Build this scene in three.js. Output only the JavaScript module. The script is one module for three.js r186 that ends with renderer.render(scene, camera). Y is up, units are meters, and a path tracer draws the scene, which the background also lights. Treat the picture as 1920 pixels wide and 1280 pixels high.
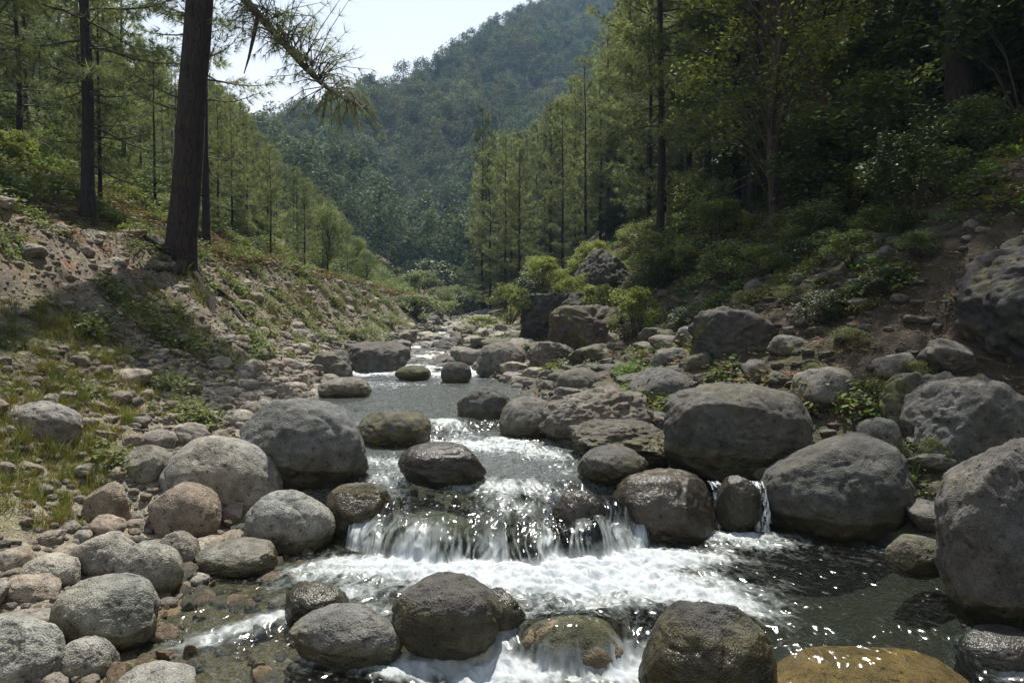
import * as THREE from 'three';
import { mergeVertices, mergeGeometries } from 'three/addons/utils/BufferGeometryUtils.js';

// ------------------------------------------------------------------ camera, sky, sun, exposure
const scene = new THREE.Scene();
const FOV = 50, EYE = 1.7, PITCH = Math.atan(40 / (640 / Math.tan(25 * Math.PI / 180)));
const camera = new THREE.PerspectiveCamera(FOV, 1024 / 682, 0.05, 2500);
camera.position.set(0, EYE, 0);
camera.rotation.set(-PITCH, 0, 0);
scene.add(camera);
const SUN_AZ = 4 * Math.PI / 180, SUN_EL = 68 * Math.PI / 180;      // azimuth to the right of the view, elevation
const sunDir = new THREE.Vector3(Math.sin(SUN_AZ) * Math.cos(SUN_EL), Math.sin(SUN_EL), -Math.cos(SUN_AZ) * Math.cos(SUN_EL));
const EXPOSURE = 1.7, SUN = 5.0, SKY = 0.4, FOG = 0.00068;

// ------------------------------------------------------------------ random numbers and noise
function rng(seed) { let a = seed >>> 0; return () => { a = (a + 0x6D2B79F5) | 0; let t = Math.imul(a ^ (a >>> 15), 1 | a); t = (t + Math.imul(t ^ (t >>> 7), 61 | t)) ^ t; return ((t ^ (t >>> 14)) >>> 0) / 4294967296; }; }
const PERM = new Uint8Array(512); { const r = rng(77), p = [...Array(256).keys()]; for (let i = 255; i > 0; i--) { const j = Math.floor(r() * (i + 1)); [p[i], p[j]] = [p[j], p[i]]; } for (let i = 0; i < 512; i++) PERM[i] = p[i & 255]; }
const GX = new Float32Array(256), GY = new Float32Array(256), GZ = new Float32Array(256);
{ const r = rng(5); for (let i = 0; i < 256; i++) { const z = r() * 2 - 1, a = r() * 6.2832, s = Math.sqrt(1 - z * z); GX[i] = s * Math.cos(a) * 1.5; GY[i] = s * Math.sin(a) * 1.5; GZ[i] = z * 1.5; } }
const fade = (t) => t * t * t * (t * (t * 6 - 15) + 10);
function noise3(x, y, z) {
  const xi = Math.floor(x), yi = Math.floor(y), zi = Math.floor(z), X = xi & 255, Y = yi & 255, Z = zi & 255; x -= xi; y -= yi; z -= zi;
  const u = fade(x), v = fade(y), w = fade(z), A = PERM[X] + Y, B = PERM[X + 1] + Y, AA = PERM[A] + Z, AB = PERM[A + 1] + Z, BA = PERM[B] + Z, BB = PERM[B + 1] + Z;
  const g = (h, a, b, c) => GX[h] * a + GY[h] * b + GZ[h] * c;
  const l = (a, b, t) => a + (b - a) * t;
  return l(l(l(g(PERM[AA], x, y, z), g(PERM[BA], x - 1, y, z), u), l(g(PERM[AB], x, y - 1, z), g(PERM[BB], x - 1, y - 1, z), u), v),
    l(l(g(PERM[AA + 1], x, y, z - 1), g(PERM[BA + 1], x - 1, y, z - 1), u), l(g(PERM[AB + 1], x, y - 1, z - 1), g(PERM[BB + 1], x - 1, y - 1, z - 1), u), v), w);
}
function noise2(x, y, px = 256, py = 256) {                            // tiles after px, py cells
  const xi = Math.floor(x), yi = Math.floor(y); x -= xi; y -= yi;
  const X0 = ((xi % px) + px) % px, X1 = (X0 + 1) % px, Y0 = ((yi % py) + py) % py, Y1 = (Y0 + 1) % py, u = fade(x), v = fade(y);
  const g = (X, Y, a, b) => { const h = PERM[PERM[X & 255] + (Y & 255)]; return GX[h] * a + GY[h] * b; };
  const a = g(X0, Y0, x, y), b = g(X1, Y0, x - 1, y), c = g(X0, Y1, x, y - 1), d = g(X1, Y1, x - 1, y - 1);
  return (a + (b - a) * u) + ((c + (d - c) * u) - (a + (b - a) * u)) * v;
}
const fbm2 = (x, y, n, px = 256, py = 256) => { let s = 0, a = 0.5; for (let i = 0; i < n; i++) { s += a * noise2(x + i * 17 * (px === 256), y, px, py); x *= 2; y *= 2; px = Math.min(px * 2, 256); py = Math.min(py * 2, 256); a *= 0.5; } return s; };
const fbm3 = (x, y, z, n) => { let s = 0, a = 0.5; for (let i = 0; i < n; i++) { s += a * noise3(x, y, z); x *= 2.03; y *= 2.03; z *= 2.03; a *= 0.5; } return s; };
const clamp = (x, a = 0, b = 1) => Math.min(b, Math.max(a, x)), lerp = (a, b, t) => a + (b - a) * t;
const sm = (a, b, x) => { const t = clamp((x - a) / (b - a)); return t * t * (3 - 2 * t); };
const table = (rows) => (d) => { if (d <= rows[0][0]) return rows[0][1]; for (let i = 1; i < rows.length; i++) if (d <= rows[i][0]) { const t = (d - rows[i - 1][0]) / (rows[i][0] - rows[i - 1][0]); return lerp(rows[i - 1][1], rows[i][1], t); } return rows.at(-1)[1]; };

// ------------------------------------------------------------------ sky: pale hazy blue, whiter round the sun, thin cloud
{
  const W = 1024, H = 512, data = new Float32Array(W * H * 4);
  for (let j = 0; j < H; j++) for (let i = 0; i < W; i++) {
    const el = ((j + 0.5) / H - 0.5) * Math.PI, az = ((i + 0.5) / W - 0.5) * 2 * Math.PI;
    const x = Math.cos(el) * Math.cos(az), y = Math.sin(el), z = Math.cos(el) * Math.sin(az), e = Math.max(y, 0);
    const t = Math.pow(e, 0.9), cosS = x * sunDir.x + y * sunDir.y + z * sunDir.z;
    let r = lerp(2.9, 0.16, t), g = lerp(2.92, 0.3, t), b = lerp(2.95, 0.6, t);
    const glow = Math.pow(Math.max(0, cosS), 6) * 0.35; r += glow; g += glow * 0.97; b += glow * 0.9;
    const c = sm(-0.05, 0.4, fbm3(x * 2.6 + 1.3, y * 5.2, z * 2.6 + 4.7, 5) + 0.06) * 0.75;
    r = lerp(r, 1.75, c); g = lerp(g, 1.75, c); b = lerp(b, 1.75, c);
    data.set([r, g, b, 1], (j * W + i) * 4);
  }
  const tex = new THREE.DataTexture(data, W, H, THREE.RGBAFormat, THREE.FloatType);
  tex.mapping = THREE.EquirectangularReflectionMapping; tex.magFilter = THREE.LinearFilter; tex.needsUpdate = true;
  scene.background = tex; scene.environment = tex; scene.backgroundIntensity = SKY; scene.environmentIntensity = SKY;
}
const sun = new THREE.DirectionalLight(new THREE.Color(1, 0.945, 0.86), SUN);
sun.position.copy(sunDir).multiplyScalar(120); sun.castShadow = true; sun.shadow.mapSize.set(4096, 4096);
Object.assign(sun.shadow.camera, { left: -60, right: 60, top: 60, bottom: -60, near: 1, far: 400 });
scene.add(sun, sun.target);
scene.fog = new THREE.FogExp2(new THREE.Color(0.37, 0.63, 1.0), FOG);
const renderer = new THREE.WebGLRenderer({ antialias: true });
renderer.shadowMap.enabled = true; renderer.toneMapping = THREE.LinearToneMapping; renderer.toneMappingExposure = EXPOSURE;

// ------------------------------------------------------------------ naming helpers
const taken = new Map();
function numbered(name) { const n = taken.get(name) ?? 0; taken.set(name, n + 1); return n ? `${name}_${String(n).padStart(3, '0')}` : name; }
const shade = (o) => { o.traverse((m) => { if (m.isMesh) { m.castShadow = true; m.receiveShadow = true; } }); return o; };
function tag(o, name, label, category, group, kind) { o.name = numbered(name); if (label) o.userData.label = label; if (category) o.userData.category = category; if (group) o.userData.group = group; if (kind) o.userData.kind = kind; scene.add(shade(o)); return o; }
function part(parent, name, geo, mat) { const m = new THREE.Mesh(geo, mat); m.name = name; parent.add(m); return m; }

// ------------------------------------------------------------------ pixels of the photograph to directions
const F = 640 / Math.tan(25 * Math.PI / 180), cp = Math.cos(PITCH), sp = Math.sin(PITCH);
function ray(px, py) { const a = (px - 960) / F, b = (640 - py) / F; return { x: a, y: b * cp - sp, d: cp + b * sp }; }
const onLevel = (px, py, h) => { const r = ray(px, py), t = (h - EYE) / r.y; return { x: r.x * t, y: h, d: r.d * t }; };
const atDepth = (px, py, d) => { const r = ray(px, py), t = d / r.d; return { x: r.x * t, y: EYE + r.y * t, d }; };
function toPixel(x, y, d) { const Y = y - EYE, zc = d * cp - Y * sp, yc = Y * cp + d * sp; return zc < 0.1 ? null : [960 + F * x / zc, 640 - F * yc / zc]; }

// ------------------------------------------------------------------ the valley: banks, bed, water level
const xL = table([[0, -2.0], [3, -2.1], [4.4, -2.2], [5.3, -2.05], [6.5, -2.05], [8, -2.3], [10, -2.9], [12, -3.2], [15.6, -3.6], [20, -3.55], [25, -3.3], [35, -3.6], [45, -4.2], [70, -5.5], [120, -8]]);
const xR = table([[0, 4.2], [3, 4.0], [4.5, 3.4], [5.2, 3.1], [5.8, 2.7], [6.5, 2.25], [7.3, 1.4], [8, 0.8], [9, 0.5], [11, 0.45], [13, 0.05], [15.6, -0.75], [20, -1.5], [25, -1.8], [35, -2.4], [45, -3.1], [70, -4.3], [120, -7]]);
const xC = table([[0, -6.0], [6, -6.2], [9, -6.3], [12.5, -6.2], [20, -6.0], [35, -5.1], [60, -7], [120, -11]]);
const hC = table([[0, 2.75], [9, 3.05], [12.5, 3.0], [20, 3.15], [35, 2.9], [60, 4.2], [120, 8]]);
const rise = table([[0, 0], [1.5, 0.42], [3, 1.2], [6, 3.3], [12, 7.8], [30, 22], [60, 45], [150, 95], [400, 160]]);
const L0 = 0, L1 = 0.36, L2 = 0.56, LF = -0.15;
const lipB = (x) => table([[-2.3, 6.0], [-1.5, 5.85], [-1.0, 5.5], [-0.6, 5.38], [0, 5.32], [0.5, 5.42], [0.85, 5.58], [1.02, 5.7], [1.15, 6.2], [1.6, 6.3], [2.3, 6.3], [4, 6.3]])(x) + 0.12 * noise2(x * 2.6, 3.3) + 0.06 * noise2(x * 7, 1.3);
const fallWide = (x) => 0.55 + 0.32 * noise2(x * 2.3 + 4, 2.2) + 0.12 * noise2(x * 6, 5.1);
const lipA = (x) => 4.02 + 0.06 * noise2(x * 2.3, 9.1) + (x < -0.4 ? 0.18 : 0) * sm(-0.4, -1.4, x);
const lipC = (x) => 8.1 + 0.5 * (x + 0.8) + 0.25 * noise2(x * 2, 7.7);
// rocks that the current runs over: x, d, half width, half depth, top
const draped = [[-0.6, 5.5, 0.42, 0.36, 0.235], [-0.05, 5.8, 0.22, 0.3, 0.3], [0.22, 5.45, 0.17, 0.22, 0.17], [0.8, 5.75, 0.24, 0.26, 0.28], [-1.0, 5.8, 0.2, 0.25, 0.27], [0.5, 6.2, 0.3, 0.3, 0.35], [-0.5, 6.35, 0.3, 0.3, 0.36], [0.33, 3.98, 0.31, 0.23, 0.058], [1.88, 3.84, 0.62, 0.34, -0.03]];
function baseLevel(x, d) {
  let w = LF;
  const a = lipA(x), dropA = lerp(0.07, 0.15, sm(-1.2, -0.2, x));
  w = (L0 - dropA) + dropA * sm(a - 0.28, a + 0.02, d);
  const b = lipB(x);
  const f = clamp((d - (b - 0.24)) / fallWide(x)); w += 0.24 * Math.pow(1 - (1 - f) ** 2.2, 0.62 + 0.4 * sm(-0.1, 0.3, noise2(x * 3.3 + 8, 6.6))) + 0.12 * sm(b + 0.1, b + 1.0, d) + 0.07 * sm(6.2, 8.0, d);
  const c = lipC(x); w += (L2 - 0.43) * sm(c - 0.4, c + 0.15, d);
  const e = d + 0.9 * noise2(x * 0.9, 3.1) + 0.3 * noise2(x * 2.6, 8.1); if (e > 15.2) w += 0.07 * sm(15.2, 16.0, e) + Math.max(0, d - 15.6) * 0.037;
  return w;
}
function valley(x, d) {
  const l = xL(d), r = xR(d), w = baseLevel(clamp(x, l, r), d);
  if (x < l) {
    const c = xC(d), hc = hC(d), t = (l - x) / (l - c);
    if (t < 1) { const e = lerp(2.1, 1.15, sm(7, 12, d)); const k = Math.pow(t, e); return w + 0.05 * sm(0, 0.1, t) + (hc - w) * (k * 0.93 + 0.07 * sm(0, 1, t)) ; }
    const s = c - x; return hc + 0.05 * s + 0.5 * Math.max(0, s - 1.6) * sm(0.8, 4, s);
  }
  if (x > r) return w + rise(x - r) + 0.04;
  const u = (x - l) / (r - l);
  const dep = d < 9 ? lerp(0.14, 0.6, sm(0.1, 0.65, u)) : d < 15.5 ? 0.34 : 0.12;
  return w + 0.04 - dep * Math.pow(4 * u * (1 - u), 0.6);
}
const crestLine = table([[-250, 24], [-120, 30], [-53, 40], [-39, 49], [-22, 62], [-2, 95], [25, 135], [100, 200], [300, 260]]);
function farHill(x, d) {
  const n = fbm2(x * 0.02, d * 0.02, 3) * 12, crest = crestLine(x) + n * 0.3 + 0.04 * (d - 200), up = 0.62 * (d - 90) + n * sm(95, 160, d);
  const k = 4, m = Math.min(crest, up); return m - Math.log(Math.exp((m - crest) / k) + Math.exp((m - up) / k)) * k;
}
function smoothGround(x, d) {
  let h = valley(x, d);
  if (d > 40) { const f = farHill(x, d), k = 3, m = Math.max(h, f); h = m + k * Math.log(Math.exp((h - m) / k) + Math.exp((f - m) / k)); }
  return h;
}
function ground(x, d) {
  let h = smoothGround(x, d);
  const l = xL(d), r = xR(d), out = Math.max(l - x, x - r), k = sm(0, 1.2, out), far = sm(20, 90, d);
  h += (0.035 + 0.1 * k) * fbm2(x * 1.7, d * 1.7, 4) + k * 0.35 * fbm2(x * 0.35 + 40, d * 0.35, 2) * sm(0.8, 3, out) + far * 3 * fbm2(x * 0.05, d * 0.05, 3) * sm(2, 12, out);
  // the eroded earth step under the crest of the left bank
  if (x < l - 0.5 && d < 34) h += sm(0.5, 1.6, l - x) * (0.09 * noise2(x * 3.2, d * 3.2 + 7) + 0.06 * noise2(x * 6.5 + 3, d * 6.5));
  if (x < xC(d) - 1) h += 0.22 * fbm2(x * 1.1 + 3, d * 1.1, 4);
  if (x < l && d < 16) { const t = (l - x) / (l - xC(d)); h += sm(0.72, 0.95, t) * (1 - sm(1.0, 1.25, t)) * 0.28 * fbm2(x * 2.2 + 9, d * 2.6, 4); }
  return h;
}
function onGround(px, py, from = 3, to = 300) {
  const r = ray(px, py); let t = from, step = 0.02;
  for (; t < to; t += step) { if (EYE + r.y * t <= ground(r.x * t, r.d * t)) break; step = Math.max(0.02, t * 0.004); }
  return { x: r.x * t, y: EYE + r.y * t, d: r.d * t };
}
// water surface with its waves; foam() says how much air is in it
const blobs = [];   // [x, d, radius across, radius along, strength, angle]
function blob(px, py, h, rx, rd, s, ang = 0) { const p = onLevel(px, py, h); blobs.push([p.x, p.d, rx, rd, s, Math.cos(ang), Math.sin(ang)]); }
blob(720, 1052, L0, 0.42, 0.12, 1.05); blob(850, 1060, L0, 0.5, 0.16, 1.25); blob(1000, 1062, L0, 0.5, 0.18, 1.3); blob(1130, 1050, L0, 0.45, 0.2, 1.25); blob(1250, 1045, L0, 0.4, 0.16, 1.05);
blob(1385, 1006, L0, 0.3, 0.09, 1.15); blob(1420, 1022, L0, 0.3, 0.1, 0.75); blob(640, 1075, L0, 0.35, 0.13, 0.85); blob(1120, 1095, L0, 0.6, 0.2, 0.85); blob(1290, 1105, L0, 0.5, 0.2, 0.8, -0.4);
blob(950, 1090, L0, 0.55, 0.18, 0.9); blob(1420, 1150, L0, 0.4, 0.13, 0.62, -0.6); blob(1540, 1200, L0, 0.35, 0.12, 0.5, -0.7); blob(1100, 1140, L0, 0.35, 0.2, 0.62); blob(660, 1115, L0, 0.25, 0.15, 0.6);
blob(700, 1150, L0, 0.25, 0.1, 0.5); blob(470, 1172, -0.03, 0.32, 0.05, 0.75, 0.5); blob(395, 1200, -0.05, 0.3, 0.08, 0.45, 0.6);
blob(960, 1215, LF, 0.16, 0.16, 0.95); blob(1180, 1250, LF, 0.14, 0.14, 1.1); blob(1080, 1268, LF, 0.4, 0.1, 1.0); blob(900, 1270, LF, 0.4, 0.12, 0.85); blob(1900, 1265, LF, 0.25, 0.1, 1.1); blob(770, 1265, LF, 0.3, 0.1, 0.5); blob(640, 1262, LF, 0.3, 0.06, 0.4);
blob(850, 838, 0.4, 0.45, 0.2, 0.95, -0.3); blob(960, 828, 0.42, 0.4, 0.25, 0.8, -0.5); blob(1010, 850, 0.4, 0.5, 0.2, 0.65, -0.5); blob(735, 860, 0.4, 0.35, 0.2, 0.75); blob(715, 885, 0.38, 0.35, 0.15, 0.55); blob(930, 903, 0.37, 0.45, 0.16, 0.85); blob(860, 925, 0.36, 0.4, 0.12, 0.5);
blob(1080, 880, 0.38, 0.4, 0.2, 0.3); blob(838, 800, 0.5, 0.2, 0.2, 0.95); blob(600, 915, 0.36, 0.25, 0.15, 0.45); blob(1010, 925, 0.37, 0.35, 0.15, 0.4);
blob(690, 697, 0.58, 0.5, 0.9, 1.0); blob(800, 697, 0.58, 0.9, 0.8, 0.75); blob(700, 720, L2, 1.2, 0.9, 0.4); blob(860, 700, 0.6, 0.5, 0.8, 0.7); 
blobs.push([0.33, 3.98, 0.26, 0.2, -1.3, 1, 0], [1.88, 3.84, 0.6, 0.3, -1.0, 1, 0], [-0.6, 5.55, 0.36, 0.25, -0.7, 1, 0]);
function air(x, d) {
  let s = 0;
  for (const b of blobs) { const dx = x - b[0], dd = d - b[1], u = (dx * b[5] + dd * b[6]) / b[2], v = (-dx * b[6] + dd * b[5]) / b[3], q = u * u + v * v; if (q < 9) s += b[4] * Math.exp(-q * 0.7); }
    if (d > 15.2) s += sm(0.05, 0.35, fbm2(x * 0.8, d * 0.5 + 3, 3) + 0.1) * 0.9;
  return clamp(s, 0, 1.5);
}
function level(x, d) {
  let w = baseLevel(x, d);
  for (const [rx, rd, a, b, top] of draped) { const q = ((x - rx) / a) ** 2 + ((d - rd) / b) ** 2; if (q < 1.6) w = Math.max(w, top + 0.014 - 0.2 * q * q * (d < rd ? 1 : 0.4)); }
  return w;
}
function water(x, d) {
  const A = air(x, d), fan = (x - 0.1) / (1 + 0.35 * Math.max(0, 5.2 - d)), fb = (d - lipB(x) + 0.24) / fallWide(x), fall = sm(-0.06, 0.08, fb) * (1 - sm(0.5, 1.0, fb));
  let w = level(x, d);
  const calm = d > 8.3 && d < 15 ? 0.8 : 1;
  w += calm * (0.022 * fbm2(fan * 5, d * 3.4, 3) + 0.011 * fbm2(x * 15 + 5, d * 12, 2) + 0.004 * noise2(x * 34, d * 29));
  const bil = 1 - Math.abs(noise2(fan * 9, d * 8)) * 1.6, bil2 = 1 - Math.abs(noise2(x * 23, d * 21 + 8)) * 1.6;
  w += Math.min(A, 1.1) * (1 - fall) * (0.04 * (bil - 0.5) + 0.018 * (bil2 - 0.5));
  w += fall * (0.045 * noise2(x * 9, d * 1.2 + 4) + 0.014 * noise2(x * 31, d * 2.5));
  return w;
}

// ------------------------------------------------------------------ textures (colour, grain, relief)
function dataTex(n, m, fn, srgb, repeat = true) {
  const a = new Uint8Array(n * m * 4);
  for (let j = 0; j < m; j++) for (let i = 0; i < n; i++) { const c = fn((i + 0.5) / n, (j + 0.5) / m); const o = (j * n + i) * 4; a[o] = clamp(c[0]) * 255; a[o + 1] = clamp(c[1]) * 255; a[o + 2] = clamp(c[2]) * 255; a[o + 3] = 255; }
  const t = new THREE.DataTexture(a, n, m, THREE.RGBAFormat); t.magFilter = THREE.LinearFilter; t.minFilter = THREE.LinearFilter; t.needsUpdate = true;
  if (repeat) t.wrapS = t.wrapT = THREE.RepeatWrapping; if (srgb) t.colorSpace = THREE.SRGBColorSpace; return t;
}
// stone: speckled crystals, pits and lichen; one tile is 0.9 m
const stoneField = (u, v) => {
  const f = fbm2(u * 8, v * 8, 6, 8, 8), g = noise2(u * 90, v * 90, 90, 90), h = noise2(u * 190 + 3, v * 190, 190, 190), pit = sm(0.2, 0.55, noise2(u * 22 + 7 + 0.4 * f, v * 30, 22, 30) * (0.5 + 1.4 * Math.abs(f)) + 0.35 * h), lich = sm(0.12, 0.3, fbm2(u * 14 + 3, v * 14, 4, 14, 14));
  return { f, g, h, pit, lich };
};
const stoneMap = dataTex(768, 768, (u, v) => { const s = stoneField(u, v); const k = 0.86 + 0.34 * s.f + 0.2 * s.g + 0.22 * s.h - 0.3 * s.pit + 0.12 * s.lich; return [k, k * 0.995, k * (0.985 - 0.03 * s.lich)]; }, true);
const stoneBump = dataTex(768, 768, (u, v) => { const s = stoneField(u, v); const k = 0.6 + 0.5 * s.f + 0.16 * s.g + 0.14 * s.h - 0.4 * s.pit; return [k, k, k]; });
// earth with grit and needles; one tile is 1.6 m
const earthMap = dataTex(768, 768, (u, v) => { const f = fbm2(u * 10, v * 10, 6, 10, 10), g = noise2(u * 130, v * 130, 130, 130), c = sm(0.1, 0.3, noise2(u * 46, v * 46 + 4, 46, 46)); const k = 0.84 + 0.32 * f + 0.2 * g + 0.14 * c; return [k, k * 0.99, k * (0.96 - 0.05 * c)]; }, true);
const earthBump = dataTex(768, 768, (u, v) => { const k = 0.5 + 0.5 * fbm2(u * 10, v * 10, 6, 10, 10) + 0.2 * noise2(u * 130, v * 130, 130, 130) + 0.25 * sm(0.1, 0.3, noise2(u * 46, v * 46 + 4, 46, 46)); return [k, k, k]; });
// bark: long plates with dark furrows; u once round 1 m, v 1 m
const barkField = (u, v) => { const w = noise2(u * 5, v * 3, 5, 3) * 0.06, p = noise2((u + w) * 14, v * 3.0, 14, 3), q = noise2((u + w) * 28, v * 7, 28, 7); return { r: sm(-0.12, 0.2, Math.abs(p) * 1.2 + 0.35 * Math.abs(q) - 0.12), g: fbm2(u * 40, v * 26, 3, 40, 26) }; };
const barkMap = dataTex(512, 512, (u, v) => { const b = barkField(u, v), k = 0.42 + 0.5 * b.r + 0.35 * b.g; return [k, k * 0.93, k * 0.86]; }, true);
const barkBump = dataTex(512, 512, (u, v) => { const b = barkField(u, v), k = 0.7 * b.r + 0.2 * b.g + 0.1; return [k, k, k]; });
const rippleBump = dataTex(768, 768, (u, v) => { const k = 0.5 + 0.5 * fbm2(u * 9, v * 8, 3, 9, 8) + 0.22 * (1 - Math.abs(noise2(u * 15 + 3, v * 13, 15, 13)) * 2); return [k, k, k]; });

// ------------------------------------------------------------------ materials
const std = (o) => new THREE.MeshStandardMaterial({ roughness: 0.9, ...o });
const rgb = (r, g, b) => new THREE.Color().setRGB(r, g, b);
const M = {
  ground: std({ vertexColors: true, map: earthMap, bumpMap: earthBump, bumpScale: 0.03, roughness: 0.95 }),
  stone: std({ vertexColors: true, map: stoneMap, bumpMap: stoneBump, bumpScale: 0.02, roughness: 0.85 }),
  wetStone: new THREE.MeshPhysicalMaterial({ vertexColors: true, map: stoneMap, bumpMap: stoneBump, bumpScale: 0.013, roughness: 0.3, color: rgb(0.5, 0.47, 0.42) }),
  bark: std({ map: barkMap, bumpMap: barkBump, bumpScale: 0.03, color: rgb(0.038, 0.03, 0.025) }),
  greyBark: std({ map: barkMap, bumpMap: barkBump, bumpScale: 0.008, color: rgb(0.1, 0.085, 0.07) }),
  twig: std({ color: rgb(0.06, 0.045, 0.035) }),
};
const leafMat = (r, g, b, t = 0.35) => new THREE.MeshPhysicalMaterial({ vertexColors: true, color: rgb(r, g, b), roughness: 0.85, transmission: t, thickness: 0, side: THREE.DoubleSide, specularIntensity: 0.5 });
M.needle = leafMat(0.215, 0.25, 0.08, 0.56); M.needleDark = leafMat(0.13, 0.165, 0.06, 0.52); M.leaf = leafMat(0.155, 0.205, 0.045, 0.55); M.leafBright = leafMat(0.22, 0.275, 0.04, 0.58); M.leafDark = leafMat(0.11, 0.155, 0.045, 0.5); M.grass = leafMat(0.155, 0.155, 0.055, 0.4); M.hillLeaf = leafMat(0.09, 0.122, 0.05, 0.45);
M.leafGloss = M.leafDark.clone(); M.leafGloss.roughness = 0.5;

// ------------------------------------------------------------------ geometry collector for leaves, needles and tubes
class Buf {
  constructor(cap = 30000) { this.p = new Float32Array(cap * 9); this.c = new Float32Array(cap * 9); this.n = 0; }
  tri(ax, ay, az, bx, by, bz, cx, cy, cz, r, g, b) {
    if ((this.n + 1) * 9 > this.p.length) { const p = new Float32Array(this.p.length * 2), c = new Float32Array(this.p.length * 2); p.set(this.p); c.set(this.c); this.p = p; this.c = c; }
    const o = this.n++ * 9, p = this.p, q = this.c;
    p[o] = ax; p[o + 1] = ay; p[o + 2] = az; p[o + 3] = bx; p[o + 4] = by; p[o + 5] = bz; p[o + 6] = cx; p[o + 7] = cy; p[o + 8] = cz;
    for (let i = 0; i < 9; i += 3) { q[o + i] = r; q[o + i + 1] = g; q[o + i + 2] = b; }
  }
  geo() { const g = new THREE.BufferGeometry(); g.setAttribute('position', new THREE.BufferAttribute(this.p.slice(0, this.n * 9), 3)); g.setAttribute('color', new THREE.BufferAttribute(this.c.slice(0, this.n * 9), 3)); g.computeVertexNormals(); return g; }
}
const V = (x, y, z) => new THREE.Vector3(x, y, z);
function frame(d) { const up = Math.abs(d.y) > 0.95 ? V(1, 0, 0) : V(0, 1, 0), s = V().crossVectors(d, up).normalize(), t = V().crossVectors(s, d).normalize(); return [s, t]; }
// a tapered tube along points, with uv in metres round and along
function tube(pts, radii, sides, bump = 0, seed = 0) {
  const pos = [], uv = [], idx = []; let len = 0;
  let [s, t] = frame(V().subVectors(pts[1], pts[0]).normalize());
  for (let i = 0; i < pts.length; i++) {
    const d = V().subVectors(pts[Math.min(i + 1, pts.length - 1)], pts[Math.max(i - 1, 0)]).normalize();
    s.addScaledVector(d, -s.dot(d)).normalize(); t.crossVectors(d, s);
    if (i) len += pts[i].distanceTo(pts[i - 1]);
    for (let k = 0; k <= sides; k++) {
      const a = (k % sides) / sides * 6.28318, r = radii[i] * (1 + (bump ? bump * noise3(Math.cos(a) * 1.6 + seed, len * 0.7, Math.sin(a) * 1.6) * 1.2 + bump * 0.6 * noise3(Math.cos(a) * 4 + seed, len * 2.2, Math.sin(a) * 4) : 0));
      pos.push(pts[i].x + (s.x * Math.cos(a) + t.x * Math.sin(a)) * r, pts[i].y + (s.y * Math.cos(a) + t.y * Math.sin(a)) * r, pts[i].z + (s.z * Math.cos(a) + t.z * Math.sin(a)) * r);
      uv.push(k / sides * Math.max(1, Math.round(radii[0] * 6.28)), len);
    }
  }
  const n = sides + 1;
  for (let i = 0; i + 1 < pts.length; i++) for (let k = 0; k < sides; k++) { const a = i * n + k, b = a + n; idx.push(a, a + 1, b, b, a + 1, b + 1); }
  const g = new THREE.BufferGeometry(); g.setAttribute('position', new THREE.Float32BufferAttribute(pos, 3)); g.setAttribute('uv', new THREE.Float32BufferAttribute(uv, 2)); g.setIndex(idx); g.computeVertexNormals();
  return g;
}
function tuft(buf, p, dir, n, len, w, r, droop, tone) {
  const [s, t] = frame(dir);
  for (let i = 0; i < n; i++) {
    const a = r() * 6.283, e = 0.25 + r() * 0.95, l = len * (0.7 + 0.5 * r());
    const dx = dir.x + (s.x * Math.cos(a) + t.x * Math.sin(a)) * e, dy = dir.y + (s.y * Math.cos(a) + t.y * Math.sin(a)) * e - droop * (0.4 + r()), dz = dir.z + (s.z * Math.cos(a) + t.z * Math.sin(a)) * e, q = l / Math.hypot(dx, dy, dz);
    const b = r() * 6.283, wx = Math.cos(b) * w * 0.5, wy = (r() - 0.5) * w * 0.6, wz = Math.sin(b) * w * 0.5, k = tone * (0.75 + 0.5 * r());
    buf.tri(p.x - wx, p.y - wy, p.z - wz, p.x + wx, p.y + wy, p.z + wz, p.x + dx * q, p.y + dy * q, p.z + dz * q, k * 1.02, k, k * 0.95);
  }
}
function leaf(buf, p, r, size, tone, flat = 0.5, yellow = 0) {
  const a = r() * 6.283, e = (r() - 0.5) * 2 * (1 - flat) - 0.15, dx = Math.cos(a) * Math.cos(e), dy = Math.sin(e), dz = Math.sin(a) * Math.cos(e), roll = (r() - 0.5) * 1.8 * (1 - flat * 0.6), L = size * (0.65 + 0.6 * r()), W = L * (0.24 + 0.12 * r());
  const sx = -Math.sin(a) * Math.cos(roll), sy = Math.sin(roll), sz = Math.cos(a) * Math.cos(roll), mx = p.x + dx * L * 0.5, my = p.y + dy * L * 0.5 + L * 0.05, mz = p.z + dz * L * 0.5, k = tone * (0.7 + 0.55 * r()), y = yellow * r();
  buf.tri(p.x, p.y, p.z, mx + sx * W, my + sy * W, mz + sz * W, p.x + dx * L, p.y + dy * L, p.z + dz * L, k * (1 + y), k * (1 + 0.35 * y), k);
  buf.tri(p.x, p.y, p.z, p.x + dx * L, p.y + dy * L, p.z + dz * L, mx - sx * W, my - sy * W, mz - sz * W, k * (1 + y) * 0.96, k * (1 + 0.35 * y) * 0.96, k);
}

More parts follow.
